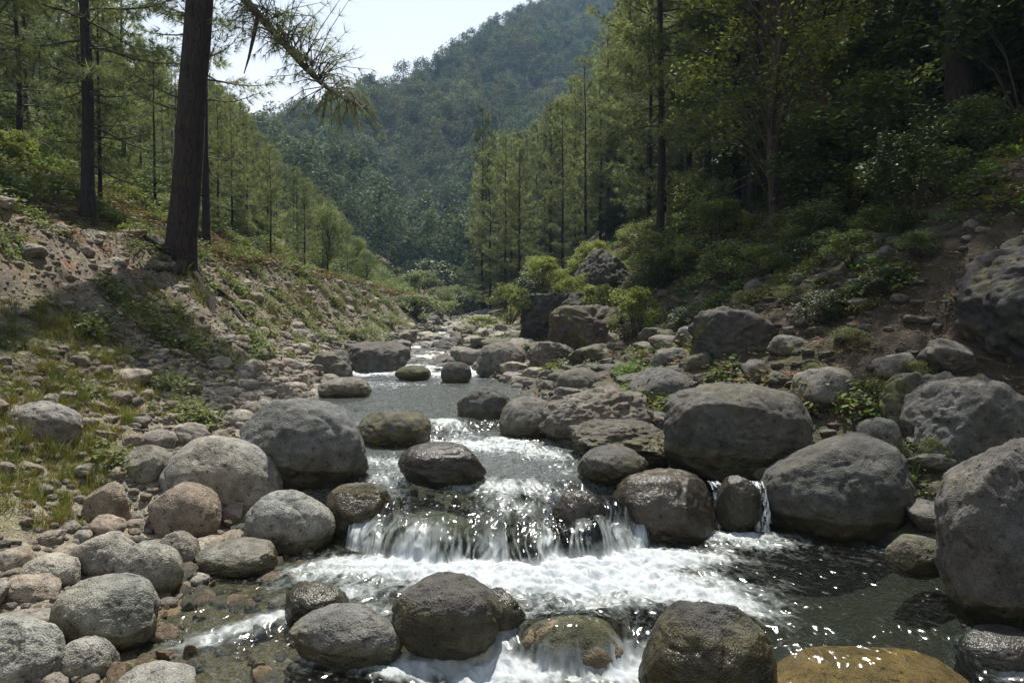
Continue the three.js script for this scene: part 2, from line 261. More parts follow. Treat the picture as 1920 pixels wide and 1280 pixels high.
// ------------------------------------------------------------------ trees
function growPine({ H, base, R, seed, rad, lean = [0, 0], n = 16, len = 0.26, w = 0.028, gap = 0.42, droop = 0.35, dead = 0, top = 0.6, perWhorl = 4.4, mat = M.needle }) {
  const r = rng(seed), buf = new Buf(20000), pts = [], rr = [], limbs = [], N = 16;
  for (let i = 0; i <= N; i++) { const t = i / N; pts.push(V(lean[0] * t * t + 0.25 * noise2(t * 3, seed) * t, H * t, lean[1] * t * t + 0.25 * noise2(t * 3 + 9, seed) * t)); rr.push(rad * (1.0 - t * 0.88) * (1 + 0.55 * Math.exp(-t * H / 0.35))); }
  pts[0].y = -0.35;
  const at = (y) => { const t = clamp(y / H) * N, i = Math.min(N - 1, Math.floor(t)); return V().lerpVectors(pts[i], pts[i + 1], t - i); };
  for (let y = dead ? H * dead : base; y < H * 0.985; y += gap * (0.5 + 1.0 * r())) {
    const t = clamp((y - base) / (H - base)), bare = y < base, k = Math.floor(perWhorl + r());
    for (let b = 0; b < (bare ? Math.min(k, 3) : k); b++) {
      if (r() < 0.2) continue;
      const L = R * (bare ? 0.25 + 0.5 * r() : (0.55 + 0.45 * Math.sin(Math.min(1, t * 2.4) * 1.57)) * Math.pow(1 - t, top) + 0.1) * (0.42 + 0.8 * r()), az = r() * 6.283, el = bare ? -0.15 + 0.3 * r() : lerp(0.1, 0.85, t) + (r() - 0.5) * 0.6;
      const o = at(y + (r() - 0.5) * gap), bp = [o]; let e = el, a = az;
      const S = 5; for (let i = 1; i <= S; i++) { e += (i < 3 ? -0.1 : 0.14) + (r() - 0.5) * 0.16; a += (r() - 0.5) * 0.25; const q = bp[i - 1]; bp.push(V(q.x + Math.cos(a) * Math.cos(e) * L / S, q.y + Math.sin(e) * L / S, q.z + Math.sin(a) * Math.cos(e) * L / S)); }
      const r0 = Math.max(0.006, 0.012 + L * 0.009); limbs.push(tube(bp, bp.map((_, i) => r0 * (1 - 0.8 * i / S)), 4));
      if (bare) continue;
      const tone = 0.65 + 0.65 * r(), m = Math.max(3, Math.round(L / 0.15));
      for (let j = 0; j < m; j++) {
        const s = 0.22 + 0.78 * (j + r()) / m, f = s * S * 0.999, i = Math.min(S - 1, Math.floor(f)), q = V().lerpVectors(bp[i], bp[i + 1], f - i), d = V().subVectors(bp[i + 1], bp[i]).normalize();
        const [u] = frame(d), side = (j % 2 ? 1 : -1) * (0.5 + r() * 0.7), td = d.clone().addScaledVector(u, side).add(V(0, 0.25 * r(), 0)).normalize(), tl = (0.18 + 0.3 * L * (1 - s)) * (0.6 + 0.7 * r()), p2 = q.clone().addScaledVector(td, tl);
        tuft(buf, p2, td, n, len, w, r, droop, tone * (0.6 + 0.85 * r()));
        if (tl > 0.35) tuft(buf, q.clone().addScaledVector(td, tl * 0.5), td, Math.ceil(n * 0.7), len, w, r, droop, tone);
        if (r() < 0.5) tuft(buf, q, d, Math.ceil(n * 0.7), len, w, r, droop, tone * 0.9);
      }
      tuft(buf, bp[S], V().subVectors(bp[S], bp[S - 1]).normalize(), n + 3, len, w, r, droop, tone * 1.1);
    }
  }
  tuft(buf, pts[N], V(0, 1, 0), n + 4, len, w, r, 0.1, 1.1);
  return { trunk: tube(pts, rr, rad > 0.2 ? 18 : 9, 0.1, seed), limbs: mergeGeometries(limbs), crown: buf.geo(), mat };
}
function growLeafy({ H, base, R, seed, rad, leaves = 3500, size = 0.09, lean = [0, 0], mat = M.leaf, yellow = 0.15, flat = 0.45, squash = 0.8, clumps = 60 }) {
  const r = rng(seed), buf = new Buf(leaves * 2 + 100), pts = [], rr = [], limbs = [], N = 12;
  for (let i = 0; i <= N; i++) { const t = i / N; pts.push(V(lean[0] * t * t + 0.5 * noise2(t * 2.5, seed) * t, H * 0.9 * t, lean[1] * t * t + 0.5 * noise2(t * 2.5 + 7, seed) * t)); rr.push(rad * (1 - 0.85 * t)); }
  pts[0].y = -0.3;
  const centres = [];
  for (let i = 0; i < clumps; i++) {
    const t = (i + r()) / clumps, y = lerp(base, H, Math.pow(t, 0.85)), k = (y - base) / (H - base), rad2 = R * Math.sqrt(clamp(1 - Math.pow(Math.abs(k - 0.4) / 0.66, 2.2), 0.05, 1)) * Math.pow(r(), 0.4), a = r() * 6.283;
    const f = clamp(y * 0.8 / (H * 0.9)) * N * 0.999, j = Math.floor(f), o = V().lerpVectors(pts[j], pts[j + 1], f - j), c = V(o.x + Math.cos(a) * rad2, y, o.z + Math.sin(a) * rad2);
    centres.push(c);
    if (rad2 > 0.25) { const f2 = clamp(f - 1.2 - r(), 0, N - 0.01), j2 = Math.floor(f2), o2 = V().lerpVectors(pts[j2], pts[j2 + 1], f2 - j2), m = V().lerpVectors(o2, c, 0.5).add(V(0, 0.12 * rad2, 0)); limbs.push(tube([o2, m, c], [0.008 + rad2 * 0.012, 0.005 + rad2 * 0.006, 0.003], 4)); }
  }
  for (const c of centres) {
    const q = R * (0.2 + 0.22 * r()), tone = 0.75 + 0.5 * r(), n = Math.round(leaves / clumps);
    for (let i = 0; i < n; i++) { const z = r() * 2 - 1, a = r() * 6.283, s = Math.sqrt(1 - z * z), l = q * Math.pow(r(), 0.45); leaf(buf, V(c.x + s * Math.cos(a) * l, c.y + z * l * squash, c.z + s * Math.sin(a) * l), r, size, tone, flat, yellow); }
  }
  return { trunk: tube(pts, rr, 7, 0.1, seed), limbs: mergeGeometries(limbs), crown: buf.geo(), mat };
}
function growBush({ R, H, seed, leaves = 2500, size = 0.07, mat = M.leaf, yellow = 0.2, flat = 0.4, clumps = 34 }) {
  const r = rng(seed), buf = new Buf(leaves * 2 + 100), stems = [];
  for (let i = 0; i < clumps; i++) {
    const a = r() * 6.283, e = Math.pow(r(), 0.7), rad2 = R * Math.sqrt(1 - Math.pow(e, 2.2) * 0.85) * Math.sqrt(r()) * 0.9, c = V(Math.cos(a) * rad2, H * (0.12 + 0.83 * e), Math.sin(a) * rad2);
    if (i % 2 === 0) { const b = V(c.x * 0.15, -0.15, c.z * 0.15), m = V(c.x * 0.5, c.y * 0.55, c.z * 0.5); stems.push(tube([b, m, c], [0.014, 0.009, 0.004], 4)); }
    const q = R * (0.16 + 0.2 * r()), tone = 0.7 + 0.55 * r(), n = Math.round(leaves / clumps);
    for (let k = 0; k < n; k++) { const z = r() * 2 - 1, b = r() * 6.283, s = Math.sqrt(1 - z * z), l = q * Math.pow(r(), 0.4); leaf(buf, V(c.x + s * Math.cos(b) * l, Math.max(0.02, c.y + z * l * 0.8), c.z + s * Math.sin(b) * l), r, size, tone, flat, yellow); }
  }
  return { stems: mergeGeometries(stems), crown: buf.geo(), mat };
}
function growFar(seed, conifer) {
  const r = rng(seed), buf = new Buf(3000), H = 11, lobes = conifer ? 16 : 26;
  for (let i = 0; i < lobes; i++) {
    const t = (i + 0.5) / lobes, y = conifer ? lerp(2, H, t) : lerp(2.5, H * 0.95, Math.pow(t, 0.8)), R = conifer ? 3.0 * Math.pow(1 - t, 0.75) + 0.25 : 3.3 * Math.sqrt(clamp(1 - Math.pow((t - 0.42) / 0.66, 2), 0.04, 1)), a = r() * 6.283, o = R * Math.sqrt(r()) * 0.8;
    const c = V(Math.cos(a) * o, y, Math.sin(a) * o), q = conifer ? 0.75 + 0.5 * R * 0.5 : 1.0 + 0.55 * r(), tone = 0.6 + 0.75 * r();
    for (let k = 0; k < 52; k++) {
      const z = r() * 2 - 1, b = r() * 6.283, s = Math.sqrt(1 - z * z), l = q * (0.55 + 0.5 * r()), p = V(c.x + s * Math.cos(b) * l, c.y + z * l * 0.75, c.z + s * Math.sin(b) * l), g = 0.3 + 0.28 * r(), kk = tone * (0.75 + 0.5 * r());
      const d1 = V(r() - 0.5, (r() - 0.5) * 0.9, r() - 0.5).normalize().multiplyScalar(g), d2 = V(r() - 0.5, (r() - 0.5) * 0.6, r() - 0.5).normalize().multiplyScalar(g * 0.7);
      buf.tri(p.x, p.y, p.z, p.x + d1.x, p.y + d1.y, p.z + d1.z, p.x + d2.x, p.y + d2.y, p.z + d2.z, kk * 1.02, kk, kk);
    }
  }
  return buf.geo();
}
function treeGroup(g, bark = M.bark) { const o = new THREE.Group(); const t = part(o, 'trunk', g.trunk, bark); part(t, 'limbs', g.limbs, bark === M.bark ? M.twig : bark); part(o, 'crown', g.crown, g.mat); return o; }
function bushGroup(g) { const o = new THREE.Group(); part(o, 'stems', g.stems, M.twig); part(o, 'crown', g.crown, g.mat); return o; }
const place = (o, p, turn = 0, s = 1, sy = s) => { o.position.set(p.x, p.y, -p.d); o.rotation.y = turn; o.scale.set(s, sy, s); return o; };

// ------------------------------------------------------------------ the ground sheet
{
  const grow = (from, step, k, to, most) => { const a = []; let x = from, s = step; while (Math.abs(x) < to) { x += s; s = Math.sign(s) * Math.min(Math.abs(s) * k, most); a.push(x); } return a; };
  const range = (a, b, s) => { const o = []; for (let x = a; x <= b + 1e-6; x += s) o.push(x); return o; };
  const mid = range(-6.9, 4.9, 0.06), xs = [...grow(-6.9, -0.08, 1.06, 380, 12).reverse(), ...mid, ...grow(mid.at(-1), 0.08, 1.06, 380, 12)];
  const near = range(2.4, 17, 0.06), ds = [...range(-46, -6, 2), ...range(-5, 2.2, 0.6), ...near, ...grow(near.at(-1), 0.07, 1.022, 640, 8)];
  const nx = xs.length, nd = ds.length, pos = new Float32Array(nx * nd * 3), uv = new Float32Array(nx * nd * 2), col = new Float32Array(nx * nd * 3), idx = new Uint32Array((nx - 1) * (nd - 1) * 6);
  for (let j = 0; j < nd; j++) for (let i = 0; i < nx; i++) {
    const x = xs[i], d = ds[j], k = j * nx + i, l = xL(d), r = xR(d), n1 = fbm2(x * 0.9, d * 0.9, 4), n2 = fbm2(x * 3.1 + 30, d * 3.1, 3), n3 = fbm2(x * 0.25 + 70, d * 0.25, 3);
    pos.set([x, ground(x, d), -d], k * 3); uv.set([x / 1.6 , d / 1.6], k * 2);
    let c;
    if (x >= l - 0.05 && x <= r + 0.05) { const g = clamp(sm(-0.1, 0.25, n1) + sm(0.3, 0.6, (x - l) / (r - l)) * (d < 9 ? 1.1 : 0.4), 0, 1.6); c = [lerp(0.17, 0.11, Math.min(g, 1)), lerp(0.125, 0.1, Math.min(g, 1)), lerp(0.075, 0.06, Math.min(g, 1))]; const dk = sm(0.35, 0.65, (x - l) / (r - l) + 0.2 * n1) * (d < 9 ? 1 : 0.3), deep = [0.03, 0.03, 0.019]; c = c.map((v, q) => lerp(v, deep[q], dk)); }     // silt and algae on the bed
    else if (x < l) {
      const t = (l - x) / (l - xC(d));
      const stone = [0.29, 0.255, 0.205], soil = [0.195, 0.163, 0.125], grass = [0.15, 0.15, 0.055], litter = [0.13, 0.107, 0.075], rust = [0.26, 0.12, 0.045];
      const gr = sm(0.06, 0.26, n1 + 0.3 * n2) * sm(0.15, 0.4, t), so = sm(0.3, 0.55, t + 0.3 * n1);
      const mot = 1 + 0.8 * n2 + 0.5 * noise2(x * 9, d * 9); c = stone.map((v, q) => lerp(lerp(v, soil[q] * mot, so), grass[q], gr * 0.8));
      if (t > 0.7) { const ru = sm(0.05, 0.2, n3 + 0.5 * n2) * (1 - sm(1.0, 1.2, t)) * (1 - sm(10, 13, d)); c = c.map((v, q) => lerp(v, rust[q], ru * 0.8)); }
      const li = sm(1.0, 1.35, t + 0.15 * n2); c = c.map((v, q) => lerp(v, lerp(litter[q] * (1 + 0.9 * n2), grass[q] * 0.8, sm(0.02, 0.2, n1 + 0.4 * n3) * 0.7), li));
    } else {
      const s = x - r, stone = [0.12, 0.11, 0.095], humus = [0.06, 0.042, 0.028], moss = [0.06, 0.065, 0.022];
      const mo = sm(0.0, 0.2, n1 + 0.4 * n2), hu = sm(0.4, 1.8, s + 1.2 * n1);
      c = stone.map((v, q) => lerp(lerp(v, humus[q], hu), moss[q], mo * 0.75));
    }
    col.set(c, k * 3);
  }
  let q = 0; for (let j = 0; j + 1 < nd; j++) for (let i = 0; i + 1 < nx; i++) { const a = j * nx + i, b = a + nx; idx[q++] = a; idx[q++] = a + 1; idx[q++] = b; idx[q++] = b; idx[q++] = a + 1; idx[q++] = b + 1; }
  const g = new THREE.BufferGeometry(); g.setAttribute('position', new THREE.BufferAttribute(pos, 3)); g.setAttribute('uv', new THREE.BufferAttribute(uv, 2)); g.setAttribute('color', new THREE.BufferAttribute(col, 3)); g.setIndex(new THREE.BufferAttribute(idx, 1)); g.computeVertexNormals();
  tag(new THREE.Mesh(g, M.ground), 'ground', 'valley floor and slopes of earth, litter and gravel', 'ground', null, 'structure');
}

// ------------------------------------------------------------------ water: three sheets that share one level function
function waterSheet(x0, x1, d0, d1, step, texN, label) {
  const nx = Math.round((x1 - x0) / step) + 1, nd = Math.round((d1 - d0) / step) + 1, pos = new Float32Array(nx * nd * 3), uv = new Float32Array(nx * nd * 2), uv1 = new Float32Array(nx * nd * 2), keep = new Uint8Array(nx * nd), idx = [];
  for (let j = 0; j < nd; j++) for (let i = 0; i < nx; i++) {
    const x = x0 + i * step, d = d0 + j * step, k = j * nx + i, w = water(x, d);
    pos.set([x, w, -d], k * 3); uv.set([(x - x0) / (x1 - x0), (d - d0) / (d1 - d0)], k * 2); uv1.set([x / 1.1, d / 1.1], k * 2); keep[k] = w > ground(x, d) - 0.06 ? 1 : 0;
  }
  for (let j = 0; j + 1 < nd; j++) for (let i = 0; i + 1 < nx; i++) { const a = j * nx + i, b = a + nx; if (keep[a] + keep[a + 1] + keep[b] + keep[b + 1] > 2) idx.push(a, a + 1, b, b, a + 1, b + 1); }
  const g = new THREE.BufferGeometry(); g.setAttribute('position', new THREE.BufferAttribute(pos, 3)); g.setAttribute('uv', new THREE.BufferAttribute(uv, 2)); g.setAttribute('uv1', new THREE.BufferAttribute(uv1, 2)); g.setIndex(idx); g.computeVertexNormals();
  // foam: bubbles torn into lace and streaks along the current
  const tn = texN, tm = Math.round(texN * (d1 - d0) / (x1 - x0)), N = tn * tm, fo = new Float32Array(N);
  for (let j = 0; j < tm; j++) for (let i = 0; i < tn; i++) {
    const x = x0 + (i + 0.5) / tn * (x1 - x0), d = d0 + (j + 0.5) / tm * (d1 - d0);
    if (x < xL(d) - 0.4 || x > xR(d) + 0.4) continue;
    const A = air(x, d), milk = d > 5.7 ? (d > 8.2 ? 0.06 : 0.13) * sm(5.7, 6.2, d) * (1 - sm(1.0, 1.5, x)) : 0.0; if (A < 0.03 && milk === 0 && (d < 5 || d > 6.5)) continue;
    const fan = (x - 0.1) / (1 + 0.35 * Math.max(0, 5.2 - d)), fb = (d - lipB(x) + 0.24) / fallWide(x), fall = (x > -1.25 && x < 1.08) ? sm(-0.1, 0.1, fb) * (1 - sm(0.55, 1.1, fb)) : 0;
    const wx = 0.12 * fbm2(x * 3, d * 3, 2), wy = 0.12 * fbm2(x * 3 + 40, d * 3, 2);
    const lace = 1 - Math.abs(fbm2((fan + wx) * 13, (d + wy) * 9, 4)) * 2.6, grain = fbm2((x + wx) * 45, (d + wy) * 38, 3), big = fbm2((fan + wx) * 4, (d + wy) * 3, 2);
    const broad = noise2(x * 5.5 + 3, d * 0.8), strand = 1 - Math.abs(noise2(x * 12 + 2 * noise2(x * 4, d * 4), d * 2.2)) * 2.6, fine = 1 - Math.abs(noise2(x * 34 + 2 * noise2(x * 9, d * 6), d * 4)) * 2.8;
    const speck = noise2(x * 120, d * 110) * 0.5 + noise2(x * 75 + 9, d * 66) * 0.5;
    const flow = noise2(fan * 16 + 1.6 * noise2(x * 4, d * 4), d * 3.2) * 0.6 + noise2(fan * 34 + 2 * noise2(x * 6, d * 6), d * 7) * 0.4, pat = 0.3 * lace + 0.2 * grain + 0.5 * big + 0.4 * flow + 0.08 * speck, open = Math.max(milk * (0.7 + 0.6 * pat), 0.94 * sm(0.08, 1.5, Math.min(A, 1.25) * 0.92 + pat - 0.16));
    const curtain = clamp(-0.08 + 0.85 * broad + 0.25 * noise2(x * 2.2, 4.4) + 0.55 * Math.max(0, strand) + 0.32 * Math.max(0, fine) + 0.2 * grain) * lerp(1.0, 0.12, sm(0, 0.6, fb)) * (1 - 0.75 * Math.exp(-(((x + 0.6) / 0.34) ** 2) - ((d - 5.5) / 0.22) ** 2));
    fo[j * tn + i] = clamp(lerp(open, curtain, fall));
  }
  const at = (u, v) => fo[Math.min(tm - 1, Math.floor(v * tm)) * tn + Math.min(tn - 1, Math.floor(u * tn))];
  const colour = dataTex(tn, tm, (u, v) => { const f = at(u, v), k = Math.pow(f, 0.6); return [lerp(0.82, 0.73, k), lerp(0.86, 0.755, k), lerp(0.835, 0.775, k)]; }, true, false);
  const mix = dataTex(tn, tm, (u, v) => { const f = at(u, v); return [1 - f * 0.9, lerp(0.15, 0.75, f), 0]; }, false, false);
  const rip = rippleBump.clone(); rip.channel = 1; rip.needsUpdate = true;
  const m = new THREE.MeshPhysicalMaterial({ map: colour, transmission: 1, transmissionMap: mix, roughness: 1, roughnessMap: mix, bumpMap: rip, bumpScale: 0.03, thickness: 0, ior: 1.33, side: THREE.DoubleSide });
  tag(new THREE.Mesh(g, m), 'stream_water', label, 'water', null, 'structure');
}
waterSheet(-2.7, 4.3, 2.9, 8.9, 0.021, 1400, 'clear rushing water with white foam below the cascades');
waterSheet(-4.4, 1.6, 8.9, 17.3, 0.045, 700, 'rippled grey green pool above the cascades');
waterSheet(-6.2, 0.7, 17.3, 50, 0.12, 400, 'shallow broken water running between rocks upstream');

// ------------------------------------------------------------------ boulders
function rockShape(seed, detail, { p = 2.5, rough = 1, cuts = 4, flatBase = 0 } = {}) {
  const r = rng(seed), g0 = new THREE.IcosahedronGeometry(1, detail); g0.deleteAttribute('normal'); g0.deleteAttribute('uv');
  const g = mergeVertices(g0, 1e-5), a = g.attributes.position, ox = r() * 50, oy = r() * 50, oz = r() * 50, planes = [];
  for (let i = 0; i < cuts; i++) { const z = r() * 1.6 - 0.6, t = r() * 6.283, s = Math.sqrt(Math.max(0, 1 - z * z)); planes.push([s * Math.cos(t), z, s * Math.sin(t), 0.72 + 0.22 * r()]); }
  for (let i = 0; i < a.count; i++) {
    const x = a.getX(i), y = a.getY(i), z = a.getZ(i), q = Math.pow(Math.abs(x) ** p + Math.abs(y) ** p + Math.abs(z) ** p, -1 / p);
    let k = q * (1 + rough * (0.17 * noise3(x * 1.1 + ox, y * 1.1 + oy, z * 1.1 + oz) + 0.075 * noise3(x * 2.6 + oy, y * 2.6 + oz, z * 2.6 + ox)));
    for (const [cx, cy, cz, c] of planes) { const e = (x * cx + y * cy + z * cz) * k - c; if (e > 0) k -= e * 0.75 / Math.max(0.3, x * cx + y * cy + z * cz); }
    k *= 1 + rough * (0.035 * noise3(x * 6 + oz, y * 6 + ox, z * 6 + oy) - 0.05 * sm(0.75, 1, 1 - Math.abs(noise3(x * 2.2 + ox, y * 2.6 + oz, z * 2.2))) * sm(0, 0.3, noise3(x * 1.3, y * 1.3 + ox, z * 1.3)) + 0.035 * Math.min(0, noise3(x * 5.3 + ox, y * 3.6 + oz, z * 5.3) + 0.05) + 0.02 * noise3(x * 14 + ox, y * 14, z * 14 + oy) + 0.008 * noise3(x * 31, y * 31 + ox, z * 31));
    a.setXYZ(i, x * k, y * k, z * k);
  }
  return g;
}
// scale, colour by patches, cube-projected uv in metres, wet faces in a second group
function finishRock(g, sx, sy, sz, { seed = 1, tone = [0.2, 0.195, 0.185], moss = 0, mossCol = [0.13, 0.14, 0.03], wet = null, stain = 0.5, uvScale = 0.9 } = {}) {
  g = g.clone().scale(sx, sy, sz); g.computeVertexNormals(); g = g.toNonIndexed();
  const p = g.attributes.position, n = g.attributes.normal, N = p.count, uv = new Float32Array(N * 2), col = new Float32Array(N * 3), s = seed * 7.31;
  for (let i = 0; i < N; i++) {
    const x = p.getX(i), y = p.getY(i), z = p.getZ(i), b = fbm3(x * 2.4 + s, y * 2.4, z * 2.4, 4), c = fbm3(x * 7 + s, y * 7 + 3, z * 7, 3);
    let k = 1 + 0.5 * b + 0.35 * c - stain * sm(0.12, 0.32, fbm3(x * 3.3, y * 3.3 + s, z * 3.3, 3)) * 0.55;
    const wrm = 1 + 0.1 * noise3(x * 1.8, y * 1.8 + s, z * 1.8 + 5); let rr = tone[0] * k * wrm, gg = tone[1] * k, bb = tone[2] * k / wrm;
    if (moss) { const mm = sm(0.42 - moss * 0.55, 0.62 - moss * 0.5, fbm3(x * 2.1 + 9, y * 2.1 + s, z * 2.1, 4) + 0.35 * c + 0.12) * Math.min(1, moss * 1.6); rr = lerp(rr, mossCol[0] * (1 + c), mm); gg = lerp(gg, mossCol[1] * (1 + c), mm); bb = lerp(bb, mossCol[2] * (1 + c), mm); }
    if (wet !== null && wet < 5) { const m = sm(0.13, 0.02, y - wet + 0.14 * b + 0.1 * c) * 0.65; rr = lerp(rr, 0.13 * (1 + c), m); gg = lerp(gg, 0.115 * (1 + c), m); bb = lerp(bb, 0.045 * (1 + c), m); }
    col.set([rr, gg, bb], i * 3);
  }
  const dry = [], wetT = [];
  for (let t = 0; t < N; t += 3) {
    let ax = 0, ay = 0, az = 0, my = 0, mx = 0, mz = 0; for (let k = 0; k < 3; k++) { ax += n.getX(t + k); ay += n.getY(t + k); az += n.getZ(t + k); my += p.getY(t + k) / 3; mx += p.getX(t + k) / 3; mz += p.getZ(t + k) / 3; }
    ax = Math.abs(ax); ay = Math.abs(ay); az = Math.abs(az);
    for (let k = 0; k < 3; k++) { const x = p.getX(t + k) / uvScale + s, y = p.getY(t + k) / uvScale, z = p.getZ(t + k) / uvScale; if (ay >= ax && ay >= az) uv.set([x, z], (t + k) * 2); else if (ax >= az) uv.set([z, y], (t + k) * 2); else uv.set([x, y], (t + k) * 2); }
    (wet !== null && my < wet + 0.06 * fbm3(mx * 5 + s, my * 2, mz * 5, 3) + 0.03 ? wetT : dry).push(t);
  }
  const order = [...dry, ...wetT], out = new THREE.BufferGeometry();
  for (const [name, arr, w] of [['position', p.array, 3], ['normal', n.array, 3], ['uv', uv, 2], ['color', col, 3]]) { const o = new Float32Array(N * w); order.forEach((t, k) => { for (let q = 0; q < 3 * w; q++) o[k * 3 * w + q] = arr[t * w + q]; }); out.setAttribute(name, new THREE.BufferAttribute(o, w)); }
  if (dry.length) out.addGroup(0, dry.length * 3, 0); if (wetT.length) out.addGroup(dry.length * 3, wetT.length * 3, 1);
  return out;
}
const GREY = [0.21, 0.205, 0.195], PALE = [0.33, 0.305, 0.265], DARK = [0.125, 0.12, 0.115], TAN = [0.26, 0.22, 0.175], OLIVE = [0.14, 0.13, 0.085];
let rockSeed = 100;
// box in the photograph [left, right, top, base], level it rests on (null: the ground), depth over width
function boulder(box, lvl, label, o = {}) {
  const [a, b, top, bot] = box, mid = (a + b) / 2, c = lvl === null ? onGround(mid, bot) : onLevel(mid, bot, lvl), seed = o.seed ?? rockSeed++;
  const dist = c.d, w = (b - a) / F * dist, deep = w * (o.deep ?? 0.85), dc = dist + deep * 0.42, half = (b - a) / 2 / F * dc;
  const pt = atDepth(mid, top, dc - deep * 0.08), sink = o.sink ?? 0.35, vis = Math.max(0.03, pt.y - c.y), hy = vis * (1 + sink) / 2;
  const cy = pt.y - hy, x = (mid - 960) / F * (dc);
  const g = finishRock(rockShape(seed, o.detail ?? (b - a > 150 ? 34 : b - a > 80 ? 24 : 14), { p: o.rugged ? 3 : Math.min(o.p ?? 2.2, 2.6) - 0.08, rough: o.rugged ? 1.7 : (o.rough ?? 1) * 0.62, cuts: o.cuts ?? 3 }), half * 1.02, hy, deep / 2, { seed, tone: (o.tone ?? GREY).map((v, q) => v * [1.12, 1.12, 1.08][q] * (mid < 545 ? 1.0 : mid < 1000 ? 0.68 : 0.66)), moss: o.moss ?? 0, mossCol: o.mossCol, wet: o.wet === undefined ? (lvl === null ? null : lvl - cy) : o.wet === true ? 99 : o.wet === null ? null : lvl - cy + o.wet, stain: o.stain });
  const m = new THREE.Mesh(g, [M.stone, M.wetStone]); m.position.set(x, cy, -dc); m.rotation.y = o.turn ?? 0; m.rotation.z = o.tilt ?? 0;
  return tag(m, 'boulder', label, 'boulder', o.group);
}
boulder([0, 146, 752, 822], null, 'low grey boulder lying in the green grass of the left bank', { deep: 0.7, tone: [0.25, 0.235, 0.215], sink: 0.5 });
boulder([455, 697, 750, 895], 0.38, 'large smooth grey boulder with mossy wet side, by the pool outlet on the left', { wet: 0.06, tone: [0.2, 0.205, 0.205], moss: 0.12, tilt: -0.12, p: 2.3, deep: 0.75 });
boulder([303, 528, 816, 962], null, 'large egg shaped pale grey boulder among cobbles on the left shore', { p: 2.15, cuts: 2, tone: [0.27, 0.26, 0.235], rough: 0.7, tilt: -0.08, deep: 0.75 });
boulder([220, 322, 836, 908], null, 'mossy grey boulder tucked behind the large egg shaped one', { tone: [0.21, 0.2, 0.17], moss: 0.3 });
boulder([268, 404, 906, 1013], null, 'round brownish tan boulder in front of the egg shaped one', { p: 2.1, cuts: 2, tone: [0.26, 0.22, 0.18], rough: 0.8 });
boulder([462, 622, 920, 1037], L0, 'rounded light grey boulder at the left water edge with a pitted top', { p: 2.2, cuts: 3, wet: 0.05, tone: [0.25, 0.25, 0.235], tilt: 0.05 });
boulder([608, 735, 903, 1000], 0.06, 'dark wet mossy boulder beside the left end of the cascade', { wet: 0.26, tone: [0.17, 0.16, 0.145], moss: 0.25 });
boulder([363, 523, 1018, 1083], L0, 'low domed grey rock with a wet brown rim at the left water edge', { wet: 0.06, tone: [0.2, 0.19, 0.17], p: 2.2 });
boulder([199, 331, 1018, 1122], 0.03, 'rounded grey green boulder in the row along the left water edge', { p: 2.25, tone: [0.26, 0.26, 0.235], cuts: 3, wet: 0.02 });
boulder([97, 285, 1086, 1215], 0.0, 'broad smooth grey green boulder in the row along the left water edge', { p: 2.25, cuts: 2, tone: [0.225, 0.225, 0.2], wet: 0.03, rough: 0.8 });
boulder([-70, 102, 1166, 1300], -0.04, 'pale rounded boulder half out of view next to the smallest shore boulder', { p: 2.2, cuts: 2, tone: [0.29, 0.285, 0.255], wet: null });
boulder([94, 208, 1200, 1292], -0.1, 'small egg shaped grey boulder wetted by the stream at the left shore', { p: 2.15, cuts: 1, tone: [0.22, 0.215, 0.2], wet: 0.04 });
boulder([210, 362, 1252, 1345], -0.14, 'light grey boulder top in the shallows below the shore boulders', { p: 2.2, tone: [0.25, 0.245, 0.23], wet: 0.04 });
boulder([523, 648, 1098, 1160], 0.0, 'flat olive brown rock awash behind the light foreground boulder', { wet: true, tone: OLIVE, moss: 0.3, sink: 0.6 });
boulder([546, 752, 1142, 1250], -0.09, 'smooth light grey boulder standing in the dark shallows', { p: 2.3, wet: 0.05, tone: [0.22, 0.22, 0.21], tilt: -0.1, deep: 0.7 });
boulder([732, 938, 1083, 1222], -0.04, 'large dark grey boulder splitting the foam below the cascade', { p: 2.25, wet: 0.13, tone: [0.115, 0.11, 0.102], tilt: -0.12, deep: 0.85 });
boulder([880, 988, 1108, 1190], -0.04, 'wet olive rock leaning against the large dark boulder in the foam', { wet: true, tone: OLIVE, moss: 0.2 });
boulder([1196, 1452, 1130, 1345], -0.15, 'big dark pitted boulder with glistening wet shoulder below the cascade', { wet: 0.3, seed: 341, cuts: 2, tone: [0.1, 0.097, 0.095], p: 2.15, detail: 42 });
boulder([1805, 1960, 1183, 1262], -0.15, 'dark wet rock with water sliding over it beside the golden slab', { wet: true, tone: DARK, sink: 0.3 });
boulder([1778, 2060, 832, 1172], 0.0, 'huge dark grey boulder with rough face standing in the stream on the right', { wet: 0.04, tone: [0.15, 0.145, 0.142], moss: 0.12, p: 2.3, detail: 46, rough: 1.5, cuts: 5, deep: 0.9 });
boulder([1714, 1945, 706, 892], null, 'big grey boulder split by a diagonal crack on the right bank', { tone: [0.18, 0.17, 0.16], cuts: 6, p: 2.6, detail: 40, rough: 1.7, moss: 0.1 });
boulder([1443, 1708, 818, 1006], 0.02, 'large dark rounded boulder with ferny moss at its foot beside the twin trickles', { wet: 0.1, tone: [0.13, 0.128, 0.12], moss: 0.24, p: 2.35, detail: 42 });
boulder([1238, 1514, 722, 880], 0.38, 'large broad dark grey boulder behind the twin trickles', { wet: 0.05, tone: [0.145, 0.14, 0.13], moss: 0.15, p: 2.6, detail: 42, deep: 0.8, tilt: -0.06 });
boulder([1158, 1342, 883, 1012], 0.02, 'wet brown boulder with golden moss at the right end of the cascade', { wet: true, tone: [0.16, 0.14, 0.115], moss: 0.28, mossCol: [0.15, 0.11, 0.02], p: 2.4 });
